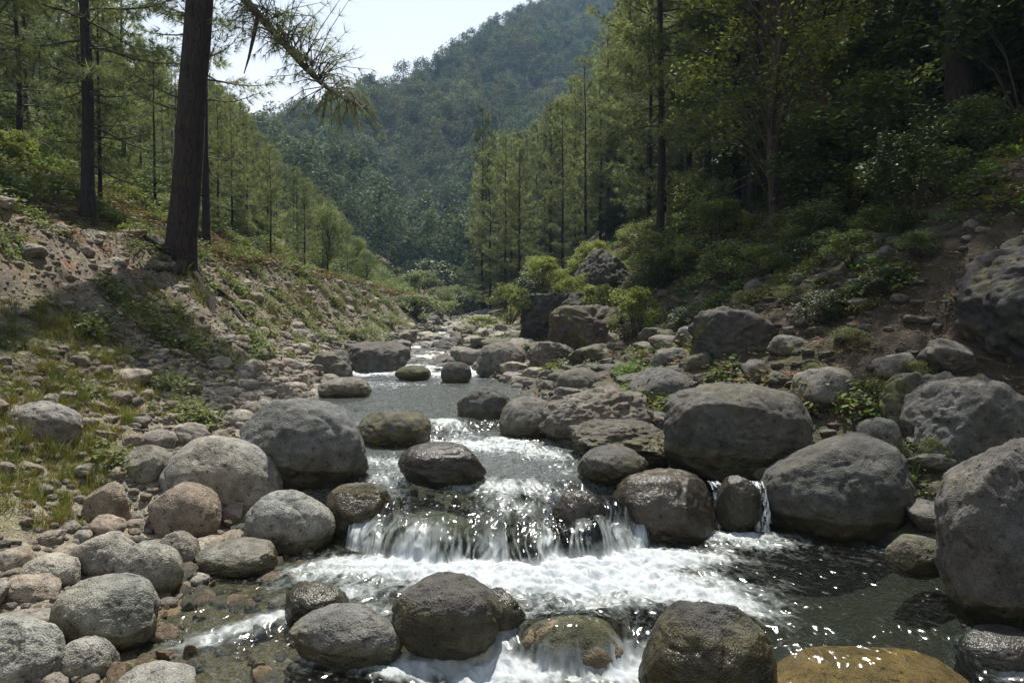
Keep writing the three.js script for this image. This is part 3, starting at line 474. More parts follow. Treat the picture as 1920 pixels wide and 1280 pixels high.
boulder([1035, 1140, 922, 1015], 0.03, 'dark wet rock breaking through the cascade lip', { wet: true, tone: [0.13, 0.11, 0.09], deep: 0.7 });
function awash(x, d, top, hx, hy, hd, seed, tone, label, moss = 0.2, turn = 0) { const g = finishRock(rockShape(seed, 26, { cuts: 1, p: 2.2, rough: 0.5 }), hx, hy, hd, { seed, tone: tone.map((v) => v * 0.6), moss, mossCol: [0.1, 0.08, 0.02] }), m = new THREE.Mesh(g, [M.stone, M.wetStone]); m.position.set(x, top - hy * 0.97, -d); m.rotation.y = turn; tag(m, 'boulder', label, 'boulder'); }
awash(0.22, 5.45, 0.155, 0.16, 0.2, 0.2, 780, [0.16, 0.14, 0.1], 'small dark rock under the water in the middle of the cascade');
awash(-0.6, 5.5, 0.222, 0.4, 0.3, 0.34, 777, [0.24, 0.21, 0.12], 'olive dome rock under the thin film of water at the left of the cascade');
awash(0.33, 3.98, 0.06, 0.3, 0.24, 0.22, 778, [0.34, 0.25, 0.15], 'wet brown dome rock with trickles running off its front');
awash(1.88, 3.84, -0.08, 0.56, 0.2, 0.3, 779, [0.5, 0.28, 0.085], 'golden brown slab lying just under the clear water', 0.12);
boulder([1342, 1428, 893, 990], 0.04, 'narrow wet rock standing between the twin trickles', { wet: true, tone: OLIVE, p: 2.5, sink: 0.2 });
boulder([1084, 1212, 838, 899], 0.38, 'low dark boulder alone in the rapids below the pale rock mass', { wet: 0.05, tone: [0.14, 0.138, 0.13] });
boulder([753, 907, 831, 904], 0.37, 'black wet shining boulder in the middle of the rapids', { wet: true, tone: [0.12, 0.108, 0.095], p: 2.4, moss: 0.08 });
boulder([672, 805, 769, 835], 0.43, 'olive moss covered boulder at the pool outlet', { wet: 0.14, tone: [0.15, 0.14, 0.1], moss: 0.5, p: 2.7 });
boulder([857, 957, 726, 792], 0.5, 'round dark boulder standing on the lip of the pool', { wet: 0.09, tone: [0.14, 0.135, 0.13], p: 2.2 });
boulder([935, 1050, 747, 818], 0.45, 'grey brown boulder next to the round dark one on the pool lip', { wet: 0.06, tone: [0.2, 0.185, 0.165] });
boulder([1020, 1212, 733, 838], 0.42, 'knobbly pale brown rock mass on the right of the pool outlet', { wet: 0.04, tone: [0.26, 0.23, 0.195], rugged: true, cuts: 8, rough: 1.5, detail: 40, p: 2.9 });
boulder([1058, 1250, 792, 862], 0.4, 'dark ragged rock ledge under the pale brown rock mass', { wet: 0.1, tone: [0.16, 0.145, 0.12], rugged: true, cuts: 8, rough: 1.5, p: 3, moss: 0.2 });
boulder([1643, 1778, 692, 800], null, 'mossy boulder with fern tufts behind the large dark rounded one', { tone: [0.15, 0.145, 0.13], rugged: true, moss: 0.45, cuts: 5 });
boulder([1673, 1782, 1006, 1076], 0.0, 'small grey brown boulder at the foot of the huge right boulder', { wet: 0.04, tone: [0.17, 0.155, 0.125], moss: 0.15 });
boulder([1298, 1448, 578, 672], null, 'dark mossy boulder alone on the shaded right slope', { tone: [0.11, 0.1, 0.09], rugged: true, moss: 0.35, cuts: 6, p: 2.8 });
boulder([1034, 1172, 572, 660], null, 'brown boulder capped with moss and dry grass right of the upper stream', { tone: [0.15, 0.125, 0.1], rugged: true, moss: 0.35, cuts: 7, p: 2.8 });
boulder([1180, 1302, 690, 758], null, 'weathered grey boulder behind the large broad dark one', { tone: [0.2, 0.19, 0.175], cuts: 5 });
const bigRock = boulder([970, 1105, 535, 634], null, 'massive dark overhanging rock under the leafy bushes right of the upper stream', { tone: [0.08, 0.075, 0.068], moss: 0.25, rugged: true, cuts: 8, p: 3, detail: 34, rough: 1.5 });
boulder([1075, 1185, 470, 560], null, 'slanting moss streaked rock outcrop on the wooded slope', { tone: [0.1, 0.095, 0.08], moss: 0.5, rugged: true, cuts: 6, p: 3, tilt: 0.6, detail: 30 });
boulder([1815, 2230, 415, 722], null, 'towering rock outcrop with orange moss streaks on the right slope', { tone: [0.07, 0.066, 0.062], moss: 0.5, mossCol: [0.085, 0.075, 0.025], rugged: true, cuts: 7, p: 3, detail: 46, tilt: 0.15, sink: 0.25 });
boulder([598, 692, 706, 747], 0.55, 'pale flat topped boulder at the left edge of the pool', { wet: 0.03, tone: [0.3, 0.28, 0.245] });
boulder([826, 882, 678, 714], 0.6, 'dark blocky rock at the head of the pool', { wet: 0.06, tone: DARK, p: 3 });
boulder([742, 808, 684, 710], 0.6, 'low rock with a yellow moss cap at the head of the pool', { wet: 0.06, tone: OLIVE, moss: 0.45 });
boulder([640, 765, 636, 702], null, 'dark humped rock beside the small fall into the pool', { tone: [0.17, 0.16, 0.145], rugged: true, moss: 0.15, cuts: 6, p: 2.7 });
boulder([590, 660, 662, 716], null, 'grey shelving rock on the left shore of the pool head', { rugged: true, tone: [0.22, 0.2, 0.175], cuts: 6 });
boulder([890, 990, 640, 700], null, 'pale rounded rock on the right shore of the pool head', { tone: [0.27, 0.25, 0.22], cuts: 5 });
boulder([990, 1080, 640, 690], null, 'grey slabby rock above the pool on the right shore', { rugged: true, tone: [0.22, 0.205, 0.185], cuts: 6 });
boulder([1040, 1130, 690, 740], null, 'brown grey rock between the pool and the broad dark boulder', { tone: [0.19, 0.175, 0.15], moss: 0.2 });
boulder([130, 246, 998, 1088], null, 'pale sandy boulder in the cobble row behind the shore boulders', { tone: PALE, cuts: 5 });
boulder([28, 146, 1043, 1104], null, 'long pale flat stone on the left cobble bar', { tone: PALE, cuts: 4 });
boulder([284, 368, 998, 1076], null, 'brown rounded stone wedged between two grey shore boulders', { tone: [0.23, 0.2, 0.165] });
boulder([156, 240, 903, 985], null, 'grey brown angular stone high on the left cobble bar', { tone: TAN, cuts: 7 });
boulder([410, 475, 768, 800], null, 'pale grey stone behind the large smooth boulder on the left', { tone: [0.27, 0.25, 0.22] });

// ------------------------------------------------------------------ cobbles, stones and gravel
const shapes = []; for (let i = 0; i < 10; i++) shapes.push(finishRock(rockShape(900 + i, 9, i < 5 ? { p: 2.3 + 0.1 * i, cuts: 2 + i % 4, rough: 1.0 } : { p: 2.9, cuts: 8, rough: 1.7 }), 1, i < 5 ? 0.68 : 0.6, 0.85, { seed: 40 + i, tone: [1, 1, 1], stain: 0.4, uvScale: 4, moss: i > 6 ? 0.34 : 0, mossCol: [0.85, 0.95, 0.22] }));
shapes.forEach((g) => g.clearGroups());
const stoneMats = [[0.36, 0.325, 0.275], [0.44, 0.405, 0.345], [0.29, 0.265, 0.23], [0.34, 0.275, 0.22], [0.41, 0.35, 0.28]].map((c) => { const m = M.stone.clone(); m.color = rgb(...c); m.bumpScale = 0.02; return m; });
const darkMats = [[0.14, 0.13, 0.115], [0.185, 0.17, 0.145], [0.12, 0.115, 0.075], [0.21, 0.195, 0.17]].map((c) => { const m = M.stone.clone(); m.color = rgb(...c); return m; });
const wetMats = [[0.16, 0.12, 0.07], [0.11, 0.105, 0.075], [0.2, 0.14, 0.075]].map((c) => { const m = M.wetStone.clone(); m.color = rgb(...c); return m; });
{
  const r = rng(4242), placed = [], grid = new Map(), key = (x, d) => `${Math.floor(x / 0.5)},${Math.floor(d / 0.5)}`;
  const boxes = scene.children.filter((o) => o.name.startsWith('boulder')).map((o) => { const b = new THREE.Box3().setFromObject(o); return [b.min.x, b.max.x, -b.max.z, -b.min.z]; });
  const free = (x, d, s, over) => { for (const b of boxes) if (x > b[0] + 0.1 * (b[1] - b[0]) && x < b[1] - 0.1 * (b[1] - b[0]) && d > b[2] + 0.1 * (b[3] - b[2]) && d < b[3]) return false; const i = Math.floor(x / 0.5), j = Math.floor(d / 0.5); for (let a = -1; a < 2; a++) for (let c = -1; c < 2; c++) for (const q of grid.get(`${i + a},${j + c}`) ?? []) if (Math.hypot(q.x - x, q.d - d) < (q.s + s) * over) return false; return true; };
  const put = (x, d, s, zone) => { const q = { x, d, s, zone }; placed.push(q); const k = key(x, d); if (!grid.has(k)) grid.set(k, []); grid.get(k).push(q); };
  const bar = (d) => lerp(0.62, 0.34, sm(7, 13, d));
  for (const [n, s0, s1] of [[110, 0.11, 0.18], [1500, 0.06, 0.11], [9000, 0.032, 0.06], [16000, 0.018, 0.034]]) for (let i = 0; i < n; i++) {      // the left cobble bar
    const d = 3.4 + Math.pow(r(), 0.9) * 14, t = r() * (s1 > 0.15 ? 0.42 : bar(d)) * 1.15, x = xL(d) - t * (xL(d) - xC(d)) + 0.15, s = lerp(s0, s1, r());
    if (noise2(x * 0.9, d * 0.9) > 0.25 && t > 0.3) continue;
    if (free(x, d, s, 0.82)) put(x, d, s, 0);
  }
  for (const [n, s0, s1] of [[150, 0.1, 0.24], [1700, 0.04, 0.1], [12000, 0.015, 0.045]]) for (let i = 0; i < n; i++) {      // rubble on the slope of the left bank
    const d = 7.5 + Math.pow(r(), 1.2) * 24, t = 0.3 + r() * 0.72, x = xL(d) - t * (xL(d) - xC(d)), s = lerp(s0, s1, r() * r());
    if (noise2(x * 0.8 + 5, d * 0.8) > (s < 0.05 ? 0.6 : 0.3)) continue;
    if (free(x, d, s, 0.8)) put(x, d, s, 4);
  }
  for (const [n, s0, s1] of [[420, 0.2, 0.5], [1500, 0.1, 0.2], [2600, 0.05, 0.1]]) for (let i = 0; i < n; i++) {      // rocks along the pool and the upper stream
    const d = 13 + Math.pow(r(), 1.5) * 34, l = xL(d) - 1.3, x = l + r() * (xR(d) - l + 1.6 + 0.5 * r()), s = lerp(s0, s1, Math.pow(r(), 1.5));
    if (d < 15.8 && x > xL(d) + 0.1 && x < xR(d) - 0.1) continue;
    if (x > xL(d) + 0.5 && x < xR(d) - 0.6 && s > 0.28) continue;
    if (free(x, d, s, 0.75)) put(x, d, s, d > 15 && x > xL(d) && x < xR(d) ? 2 : 1);
  }
  for (const [n, s0, s1] of [[480, 0.14, 0.36], [2200, 0.05, 0.14]]) for (let i = 0; i < n; i++) {       // the shaded right shore
    const d = 5.6 + r() * 10, x = xR(d) - 0.15 + Math.pow(r(), 1.2) * 4.6, s = lerp(s0, s1, r() * r());
    if (s > 0.15 && x - xR(d) > 2.6) continue;
    if (free(x, d, s, 0.8)) put(x, d, s, 3);
  }
  for (let i = 0; i < 60; i++) { const d = 7.8 + r() * 8, x = xR(d) - 0.05 + r() * 0.5, s = 0.1 + 0.15 * r(); if (free(x, d, s, 0.7)) put(x, d, s, 3); }
  // those that show largest become things of their own, the rest one mass per zone
  const names = ['cobble', 'shore_rock', 'stream_rock', 'slope_rock', 'bank_stone'], labels = ['cobble on the sunlit left bar', 'rock on the banks of the upper stream', 'rock in the broken water of the upper stream', 'rock on the shaded right shore', 'stone stuck in the earth of the left bank slope'], groups = ['cobbles on the left bar', 'rocks along the upper stream banks', 'rocks in the upper stream', 'rocks on the right shore', 'stones in the left bank slope'];
  placed.forEach((q) => { const p = toPixel(q.x, ground(q.x, q.d), q.d); q.size = p && p[0] > -60 && p[0] < 1980 && p[1] < 1330 ? q.s / q.d : 0; });
  placed.sort((a, b) => b.size - a.size);
  const count = [0, 0, 0, 0, 0], most = [290, 200, 90, 200, 160], rest = new Map();
  for (const q of placed) {
    if (!q.size) continue;
    const s = q.s, y = q.zone === 2 ? Math.max(ground(q.x, q.d), baseLevel(q.x, q.d) - s * 0.35) : ground(q.x, q.d) + s * (q.zone === 4 ? -0.12 : 0.1), k = q.zone === 0 ? Math.floor(r() * 7) : Math.floor(4 + r() * 6), mats = q.zone === 0 || q.zone === 4 ? stoneMats : q.zone === 3 ? darkMats : [...darkMats, ...stoneMats.slice(0, 3)], m = mats[Math.floor(r() * mats.length)];
    const o = new THREE.Object3D(); o.position.set(q.x, y, -q.d); o.rotation.set((r() - 0.5) * 0.5, r() * 6.283, (r() - 0.5) * 0.5); o.scale.set(s * (0.85 + 0.4 * r()), s * (0.75 + 0.35 * r()), s * (0.85 + 0.3 * r()));
    if (count[q.zone]++ < most[q.zone]) { const mesh = new THREE.Mesh(shapes[k], m); mesh.position.copy(o.position); mesh.rotation.copy(o.rotation); mesh.scale.copy(o.scale); const mi = mats.indexOf(m), look = (m === stoneMats[0] ? 'sandy grey' : m === stoneMats[1] ? 'whitish' : m === stoneMats[2] ? 'mid grey' : m === stoneMats[3] ? 'reddish brown' : m === stoneMats[4] ? 'buff' : ['dark grey', 'grey brown', 'olive', 'ash grey'][mi % 4]), big = s > [0.09, 0.26, 0.18, 0.17, 0.08][q.zone] ? 'larger' : 'small', form = k > 4 ? 'angular' : 'rounded'; tag(mesh, names[q.zone], `${big} ${form} ${look} ${labels[q.zone]}`, q.zone === 0 ? 'cobble' : 'rock', `${big} ${form} ${look} ${groups[q.zone]}`); }
    else { o.updateMatrix(); const key2 = `${q.zone === 0 ? k % 5 : 5 + k % 5}|${q.zone === 0 ? 0 : 1}`; if (!rest.has(key2)) rest.set(key2, []); rest.get(key2).push([o.matrix.clone(), m.color]); }
  }
  for (const [k, list] of rest) {
    const [s, z] = k.split('|').map(Number), im = new THREE.InstancedMesh(shapes[s], M.stone, list.length); list.forEach(([m, c], i) => { im.setMatrixAt(i, m); im.setColorAt(i, c); });
    tag(im, 'gravel', z ? 'small stones between the rocks of the shores' : 'gravel filling the left cobble bar', 'gravel', null, 'stuff');
  }
  // pebbles on the stream bed, seen through the water
  const lists = wetMats.map(() => []);
  for (let i = 0; i < 5200; i++) { const d = 3.1 + r() * 12.5, x = lerp(xL(d) - 0.2, xR(d) + 0.2, r()), s = 0.02 + 0.075 * r() * r(), o = new THREE.Object3D(); o.position.set(x, ground(x, d) + s * 0.2, -d); if (x > lerp(xL(d), xR(d), 0.5 + 0.15 * r()) && d < 6) continue; o.rotation.set(r(), r() * 6, r()); o.scale.set(s * 1.2, s * 0.8, s); o.updateMatrix(); lists[Math.floor(r() * 3)].push(o.matrix); }
  lists.forEach((l, i) => { const im = new THREE.InstancedMesh(shapes[i + 3], wetMats[i], l.length); l.forEach((m, k) => im.setMatrixAt(k, m)); tag(im, 'streambed_pebbles', 'brown pebbles on the stream bed', 'pebbles', null, 'stuff'); });
}

// ------------------------------------------------------------------ small falls: two trickles and the outlet chute
function trickle(top, bottom, w0, w1, label, seed) {
  const n = 16, m = 30, pos = [], uv = [], idx = [];
  for (let j = 0; j <= m; j++) for (let i = 0; i <= n; i++) {
    const t = j / m, u = i / n - 0.5, w = lerp(w0, w1, t), arc = Math.pow(t, 0.6);
    pos.push(lerp(top.x, bottom.x, arc) + u * w + 0.012 * noise2(t * 5 + seed, u * 3), lerp(top.y, bottom.y, t * t * 0.55 + t * 0.45), -lerp(top.d, bottom.d, arc) + (0.03 * noise2(u * 9 + seed, t * 2.5) + 0.02 * noise2(u * 21 + seed, t * 6)) + 0.03 * Math.cos(u * Math.PI));
    uv.push(u * w + 0.5, t * 0.5);
  }
  for (let j = 0; j < m; j++) for (let i = 0; i < n; i++) { const a = j * (n + 1) + i, b = a + n + 1; idx.push(a, b, a + 1, b, b + 1, a + 1); }
  const g = new THREE.BufferGeometry(); g.setAttribute('position', new THREE.Float32BufferAttribute(pos, 3)); g.setAttribute('uv', new THREE.Float32BufferAttribute(uv, 2)); g.setIndex(idx); g.computeVertexNormals();
  tag(new THREE.Mesh(g, M.fall), 'trickle', label, 'waterfall');
}
{
  const f = (u, v) => clamp(sm(0.05, 0.55, 0.28 + 0.7 * noise2(u * 38 + 2 * noise2(u * 9, v * 4), v * 6) + 0.45 * noise2(u * 90, v * 16) + 0.3 * noise2(u * 60, v * 60)));
  const col = dataTex(512, 512, (u, v) => { const k = f(u, v); return [lerp(0.86, 0.73, k), lerp(0.9, 0.755, k), lerp(0.88, 0.775, k)]; }, true), mix = dataTex(512, 512, (u, v) => { const k = f(u, v); return [1 - 0.95 * k, lerp(0.08, 0.7, k), 0]; });
  M.fall = new THREE.MeshPhysicalMaterial({ map: col, transmission: 1, transmissionMap: mix, roughness: 1, roughnessMap: mix, thickness: 0, ior: 1.33, side: THREE.DoubleSide, bumpMap: mix, bumpScale: 0.004 });
  trickle(atDepth(1336, 901, 6.13), onLevel(1362, 990, 0.0), 0.09, 0.13, 'narrow white trickle between the wet mossy boulder and the narrow rock', 3);
  trickle(atDepth(1420, 901, 6.13), onLevel(1431, 996, 0.0), 0.12, 0.12, 'narrow white trickle falling beside the large dark rounded boulder', 8);
}

// ------------------------------------------------------------------ the big pine on the left bank
{
  const base = atDepth(338, 512, 12.4); base.y = ground(base.x, base.d);
  const topPx = atDepth(374, 0, 12.4), leanPerM = (topPx.x - base.x) / (topPx.y - base.y), H = 17;
  const g = growPine({ H, base: 12, R: 1.8, seed: 11, rad: 0.31, n: 14, len: 0.26, w: 0.012, gap: 0.9, droop: 0.5, lean: [leanPerM * H, 0], perWhorl: 4 });
  // trunk with a flared foot, straight lean
  const pts = [], rr = []; for (let i = 0; i <= 60; i++) { const y = -0.5 + (H + 0.5) * i / 60; pts.push(V(leanPerM * y + 0.03 * noise2(y * 0.5, 3), y, 0)); rr.push((0.24 - 0.007 * Math.max(0, y)) * (1 + 0.2 * Math.exp(-Math.max(0, y) / 0.3))); }
  g.trunk = tube(pts, rr, 40, 0.07, 5);
  const o = treeGroup(g); place(o, base);
  // the long limb that hangs out over the stream
  const r = rng(31), lp = [[382, -70], [440, -20], [490, 35], [535, 85], [575, 130], [605, 158], [645, 185], [690, 205]].map(([x, y], i) => { const p = atDepth(x, y, 12.4 - 0.1 * i); return V(p.x - base.x, p.y - base.y, -(p.d - base.d)); });
  const limb = new THREE.CatmullRomCurve3(lp).getPoints(30), bits = [tube(limb, limb.map((_, i) => 0.075 * (1 - i / 34) + 0.008), 7, 0.15, 2)], buf = new Buf(20000);
  const stub = [V().copy(limb[8]), V().copy(limb[8]).add(V(-0.03, -0.35, 0.1)), V().copy(limb[8]).add(V(-0.12, -0.75, 0.12)), V().copy(limb[8]).add(V(-0.2, -1.0, 0.12))]; bits.push(tube(stub, [0.04, 0.035, 0.02, 0.008], 5));
  for (let i = 6; i < 30; i++) for (let k = 0; k < (i < 14 ? 10 : i < 24 ? 9 : 4); k++) {
    const o2 = limb[i], a = r() * 6.283, out = (0.2 + 0.75 * r()) * (i > 22 ? 0.6 : 1), up = i > 8 && i < 22 ? 0.8 : 0.1, e = V(Math.cos(a) * out, (r() - (i > 20 ? 0.65 : 0.45)) * 0.9 + up * r(), Math.sin(a) * out), p1 = o2.clone().addScaledVector(e, 0.5).add(V(0, 0.05, 0)), p2 = o2.clone().add(e).add(V(0, -0.15 * r(), 0));
    bits.push(tube([o2, p1, p2], [0.012, 0.008, 0.004], 3));
    for (let q = 0; q < 3; q++) tuft(buf, V().lerpVectors(p1, p2, q / 2), V().subVectors(p2, p1).normalize(), 16, 0.2, 0.008, r, 0.6, 0.8 + 0.4 * r());
  }
  // boughs just above, reaching out over the bank
  for (let b = 0; b < 11; b++) { const y0 = 5.7 + b * 0.22, az = -1.2 + 2.2 * r(), L = 1.7 + 1.1 * r(), p = [V(leanPerM * y0, y0, 0)]; for (let i = 1; i < 6; i++) p.push(V(p[0].x + Math.cos(az) * L * i / 5, y0 + 0.5 * Math.sin(i * 0.6) - 0.02 * i * i, Math.sin(az) * L * i / 5)); bits.push(tube(p, p.map((_, i) => 0.05 - 0.008 * i), 5)); for (let k = 0; k < 60; k++) { const f = 1 + r() * 3.99, i = Math.floor(f), q = V().lerpVectors(p[i], p[i + 1], f - i).add(V((r() - 0.5) * 1.3, (r() - 0.5) * 0.7, (r() - 0.5) * 1.3)); tuft(buf, q, V(r() - 0.5, 0.3, r() - 0.5).normalize(), 20, 0.27, 0.016, r, 0.5, 0.8 + 0.4 * r()); } }
  const roots = []; for (let b = 0; b < 7; b++) { const a = b * 0.9 + 0.5 * r(), pr = []; for (let i = 0; i < 7; i++) { const q = 0.15 + i * 0.2, x = base.x + Math.cos(a + 0.12 * i) * q, d = base.d - Math.sin(a + 0.12 * i) * q; pr.push(V(x - base.x, ground(x, d) - base.y + (i < 2 ? 0.1 - 0.05 * i : 0.015) - (i > 4 ? 0.05 * (i - 4) : 0), -(d - base.d))); } roots.push(tube(pr, pr.map((_, i) => 0.1 - 0.013 * i), 6, 0.1)); }
  part(o.children[0], 'roots', mergeGeometries(roots), M.bark);
  const hl = part(o, 'hanging_limb', mergeGeometries(bits), M.twig); part(hl, 'needles', buf.geo(), M.needle);
  tag(o, 'pine_tree', 'tall dark leaning pine trunk on the crest of the left bank with a hanging limb', 'tree');
}

// ------------------------------------------------------------------ forest
const pines = [
  growPine({ H: 12, base: 0.9, R: 2.1, seed: 21, rad: 0.1, n: 15 }), growPine({ H: 14, base: 2.2, R: 2.2, seed: 22, rad: 0.12, n: 15, gap: 0.5, dead: 0.06 }),
  growPine({ H: 10, base: 0.6, R: 1.9, seed: 23, rad: 0.085, n: 15 }), growPine({ H: 15, base: 3.0, R: 2.4, seed: 24, rad: 0.13, n: 15, gap: 0.5, dead: 0.1 }),
  growPine({ H: 11, base: 0.7, R: 2.2, seed: 25, rad: 0.1, n: 16, mat: M.needleDark, top: 0.9 }),
];
const oaks = [growLeafy({ H: 7, base: 1.6, R: 2.1, seed: 51, rad: 0.1, leaves: 9000, size: 0.15, clumps: 80 }), growLeafy({ H: 9, base: 2.6, R: 2.5, seed: 52, rad: 0.13, leaves: 11000, size: 0.16, clumps: 95, mat: M.leafDark }), growLeafy({ H: 6, base: 1.2, R: 1.9, seed: 53, rad: 0.08, leaves: 8500, size: 0.14, clumps: 70, mat: M.leafBright })];
const rf = rng(99), stand = [];
const far2 = (x, d, m) => stand.every((s) => Math.hypot(s[0] - x, s[1] - d) > m);
const pending = [], pendingBushes = [];
function tree(g, p, label, group, s, sy, bark, turn = rf() * 6.28, name = 'pine_tree', sure = false) { if (!sure && group && pines.includes(g)) { stand.push([p.x, p.d]); pending.push({ g, p, label, group, s, turn, size: p.d > 0 ? s / p.d : 0 }); return; } const o = treeGroup(g, bark); place(o, p, turn, s, sy); stand.push([p.x, p.d]); return tag(o, name, label, 'tree', group); }
const gp = (px, d) => { const x = (px - 960) / F * d; return { x, y: ground(x, d), d }; };
// trees that stand out in the photograph
tree(growPine({ H: 13, base: 3.0, R: 2.6, seed: 61, rad: 0.14, n: 20, gap: 0.34, dead: 0.1, w: 0.016 }), gp(168, 16), 'slender pine with bare lower twigs left of the big leaning trunk', null, 1, 1);
tree(growPine({ H: 12, base: 3.4, R: 2.4, seed: 62, rad: 0.11, n: 18, gap: 0.36, dead: 0.1, w: 0.016 }), gp(388, 19), 'slender pine close behind the big leaning trunk', null, 1, 1);
tree(pines[1], gp(-20, 15), 'thin pine trunk at the edge of the left slope beside the eroded bank', null, 0.9, 0.9);
tree(pines[4], gp(905, 46), 'dark spire shaped pine where the two slopes meet above the stream', null, 1.1, 1.15);
tree(growPine({ H: 15, base: 5, R: 2.4, seed: 63, rad: 0.1, lean: [-0.9, 0], n: 12, gap: 0.5, dead: 0.1 }), gp(1242, 21), 'tall slim leaning pine behind the leafy bush on the right slope', null, 1, 1);
tree(pines[3], gp(1325, 26), 'tall straight pine further up the right slope than the slim leaning one', null, 1, 1);
tree(growPine({ H: 17, base: 5.5, R: 4.0, seed: 64, rad: 0.2, lean: [-0.6, 0], n: 18, gap: 0.45 }), gp(1788, 11.5), 'thick dark trunk rising beside the towering rock outcrop', null, 1, 1);
tree(growLeafy({ H: 7.2, base: 1.9, R: 1.7, seed: 71, rad: 0.085, leaves: 7500, size: 0.1, lean: [-0.35, 0], mat: M.leafBright, clumps: 70, yellow: 0.35 }), gp(1450, 13.5), 'young tree with thin dark trunk and sunlit yellow green leaves', null, 1, 1, M.greyBark, 0, 'leafy_tree');
{
  const p = gp(1568, 14.5), g = growLeafy({ H: 10.5, base: 5.2, R: 3.0, seed: 72, rad: 0.17, leaves: 5500, size: 0.12, lean: [-1.3, 0], clumps: 80 });
  const a = [[1506, 92], [1480, 74], [1440, 66], [1390, 68], [1340, 72]].map(([x, y]) => { const q = atDepth(x, y, 14.5); return V(q.x - p.x, q.y - p.y, 0); }), c = [[1568, 330], [1552, 250], [1532, 165], [1508, 95], [1492, 20], [1478, -60], [1470, -150], [1462, -240]].map(([x, y]) => { const q = atDepth(x, y, 14.5); return V(q.x - p.x, q.y - p.y, 0); });
  c.unshift(V(0.05, -0.4, 0)); const cc = new THREE.CatmullRomCurve3(c).getPoints(40); g.trunk = tube(cc, cc.map((_, i) => 0.16 * (1 - i / 52)), 10, 0.1, 3);
  const o = treeGroup(g, M.greyBark); place(o, p); const ac = new THREE.CatmullRomCurve3(a).getPoints(20); part(o, 'arching_limb', tube(ac, ac.map((_, i) => 0.075 * (1 - i / 24)), 7, 0.1), M.greyBark);
  stand.push([p.x, p.d]); tag(o, 'leafy_tree', 'crooked tree with one limb arching out sideways on the right slope', 'tree');
}
const looks = ['bushy pine branched to the ground', 'tall pine with a short bare trunk', 'small dense young pine', 'tallest pine with a long bare trunk', 'dark narrow pine'], leafy = ['round crowned leafy tree', 'dark leafy tree with a high crown', 'bright green leafy sapling'];
const where = (s, d) => `${s < 6 ? 'low on' : s < 14 ? 'midway up' : 'high on'} the ${d < 30 ? 'near' : d < 60 ? 'middle' : 'hazy far'}`;
const inView = (x, d, h) => { const a = toPixel(x, ground(x, d), d); return a && a[0] > -260 && a[0] < 2180; };
const topL = table([[-300, -2000], [235, -2000], [255, 60], [440, 170], [500, 262], [600, 350], [700, 470], [790, 540], [860, 570]]), topR = table([[840, 560], [872, 470], [900, 250], [1000, 235], [1090, 110], [1150, 20], [1200, -120], [1230, -2000], [2300, -2000]]);
const fit = (p, H, s, line) => { for (let k = 0; k < 12; k++) { const q = toPixel(p.x, p.y + H * s, p.d); if (q[1] >= line(q[0])) return s; s *= 0.9; } return 0; };
for (let i = 0, n = 0; i < 4000 && n < 200; i++) {                    // right slope
  const d = 10 + Math.pow(rf(), 1.35) * 105, x = xR(d) + 2.6 + Math.pow(rf(), 1.2) * (14 + d * 0.42); if (!inView(x, d) || d > 108) continue;
  if (d < 17 && x < xR(d) + 4.6) continue; if (d < 16 && toPixel(x, 0, d)[0] < 1660) continue; if (d < 34 && toPixel(x, 0, d)[0] < 1210) continue;
  if (!far2(x, d, d < 30 ? 1.7 : 2.5)) continue;
  let k = rf(), s = (0.8 + 0.4 * rf()) * (d > 45 ? 1.05 : 1); const p = { x, y: ground(x, d), d }, kp = Math.floor(rf() * 5), ko = Math.floor(rf() * 2.25); s = fit(p, k < 0.82 ? [12, 14, 10, 15, 11][kp] : [7, 9, 6][ko], s, topR); if (s < 0.4) continue; n++;
  if (k < 0.82) { const w = where(x - xR(d), d); tree(pines[kp], p, `${looks[kp]} ${w} right slope`, `trees ${w} right slope: ${looks[kp]}`, s, s); }
  else tree(oaks[ko], p, `${leafy[ko]} ${where(x - xR(d), d)} right slope`, `trees ${where(x - xR(d), d)} right slope: ${leafy[ko]}`, s, s, M.greyBark, undefined, 'leafy_tree');
}
for (let i = 0, n = 0; i < 4000 && n < 165; i++) {                    // left slope
  const d = 15 + Math.pow(rf(), 1.7) * 95, x = xC(d) - (d < 24 ? 2.6 : 1.2) - Math.pow(rf(), 1.1) * (9 + d * 0.5); if (!inView(x, d)) continue;
  if (!far2(x, d, d < 30 ? 2.0 : 2.4)) continue;
  let s = 0.6 + 0.35 * rf(); const p = { x, y: ground(x, d), d }, kp = [0, 2, 0, 4, 2, 1, 3][Math.floor(rf() * 7)], pine = rf() < 0.85, ko = Math.floor(rf() * 2); s = fit(p, pine ? [12, 14, 10, 15, 11][kp] : [7, 9][ko], s, topL); if (s < 0.28) continue; n++;
  if (pine) { const w = where(xC(d) - x, d); tree(pines[kp], p, `${looks[kp]} ${w} left slope`, `trees ${w} left slope: ${looks[kp]}`, s, s); }
  else tree(oaks[ko], p, `${leafy[ko]} ${where(xC(d) - x, d)} left slope`, `trees ${where(xC(d) - x, d)} left slope: ${leafy[ko]}`, s * 0.9, s * 0.9, M.greyBark, undefined, 'leafy_tree');
}
{ const over = growLeafy({ H: 10, base: 4.2, R: 2.6, seed: 55, rad: 0.13, leaves: 8000, size: 0.085, clumps: 80, lean: [-1.2, 0] }); for (const [x, d] of [[7.2, 8.6], [6.6, 5.2]]) tree(over, { x, y: ground(x, d), d }, 'leafy tree leaning its crown over the shaded boulders of the right shore', 'leafy trees above the right shore', 1, 1, M.greyBark, 0.3 * d, 'leafy_tree'); }
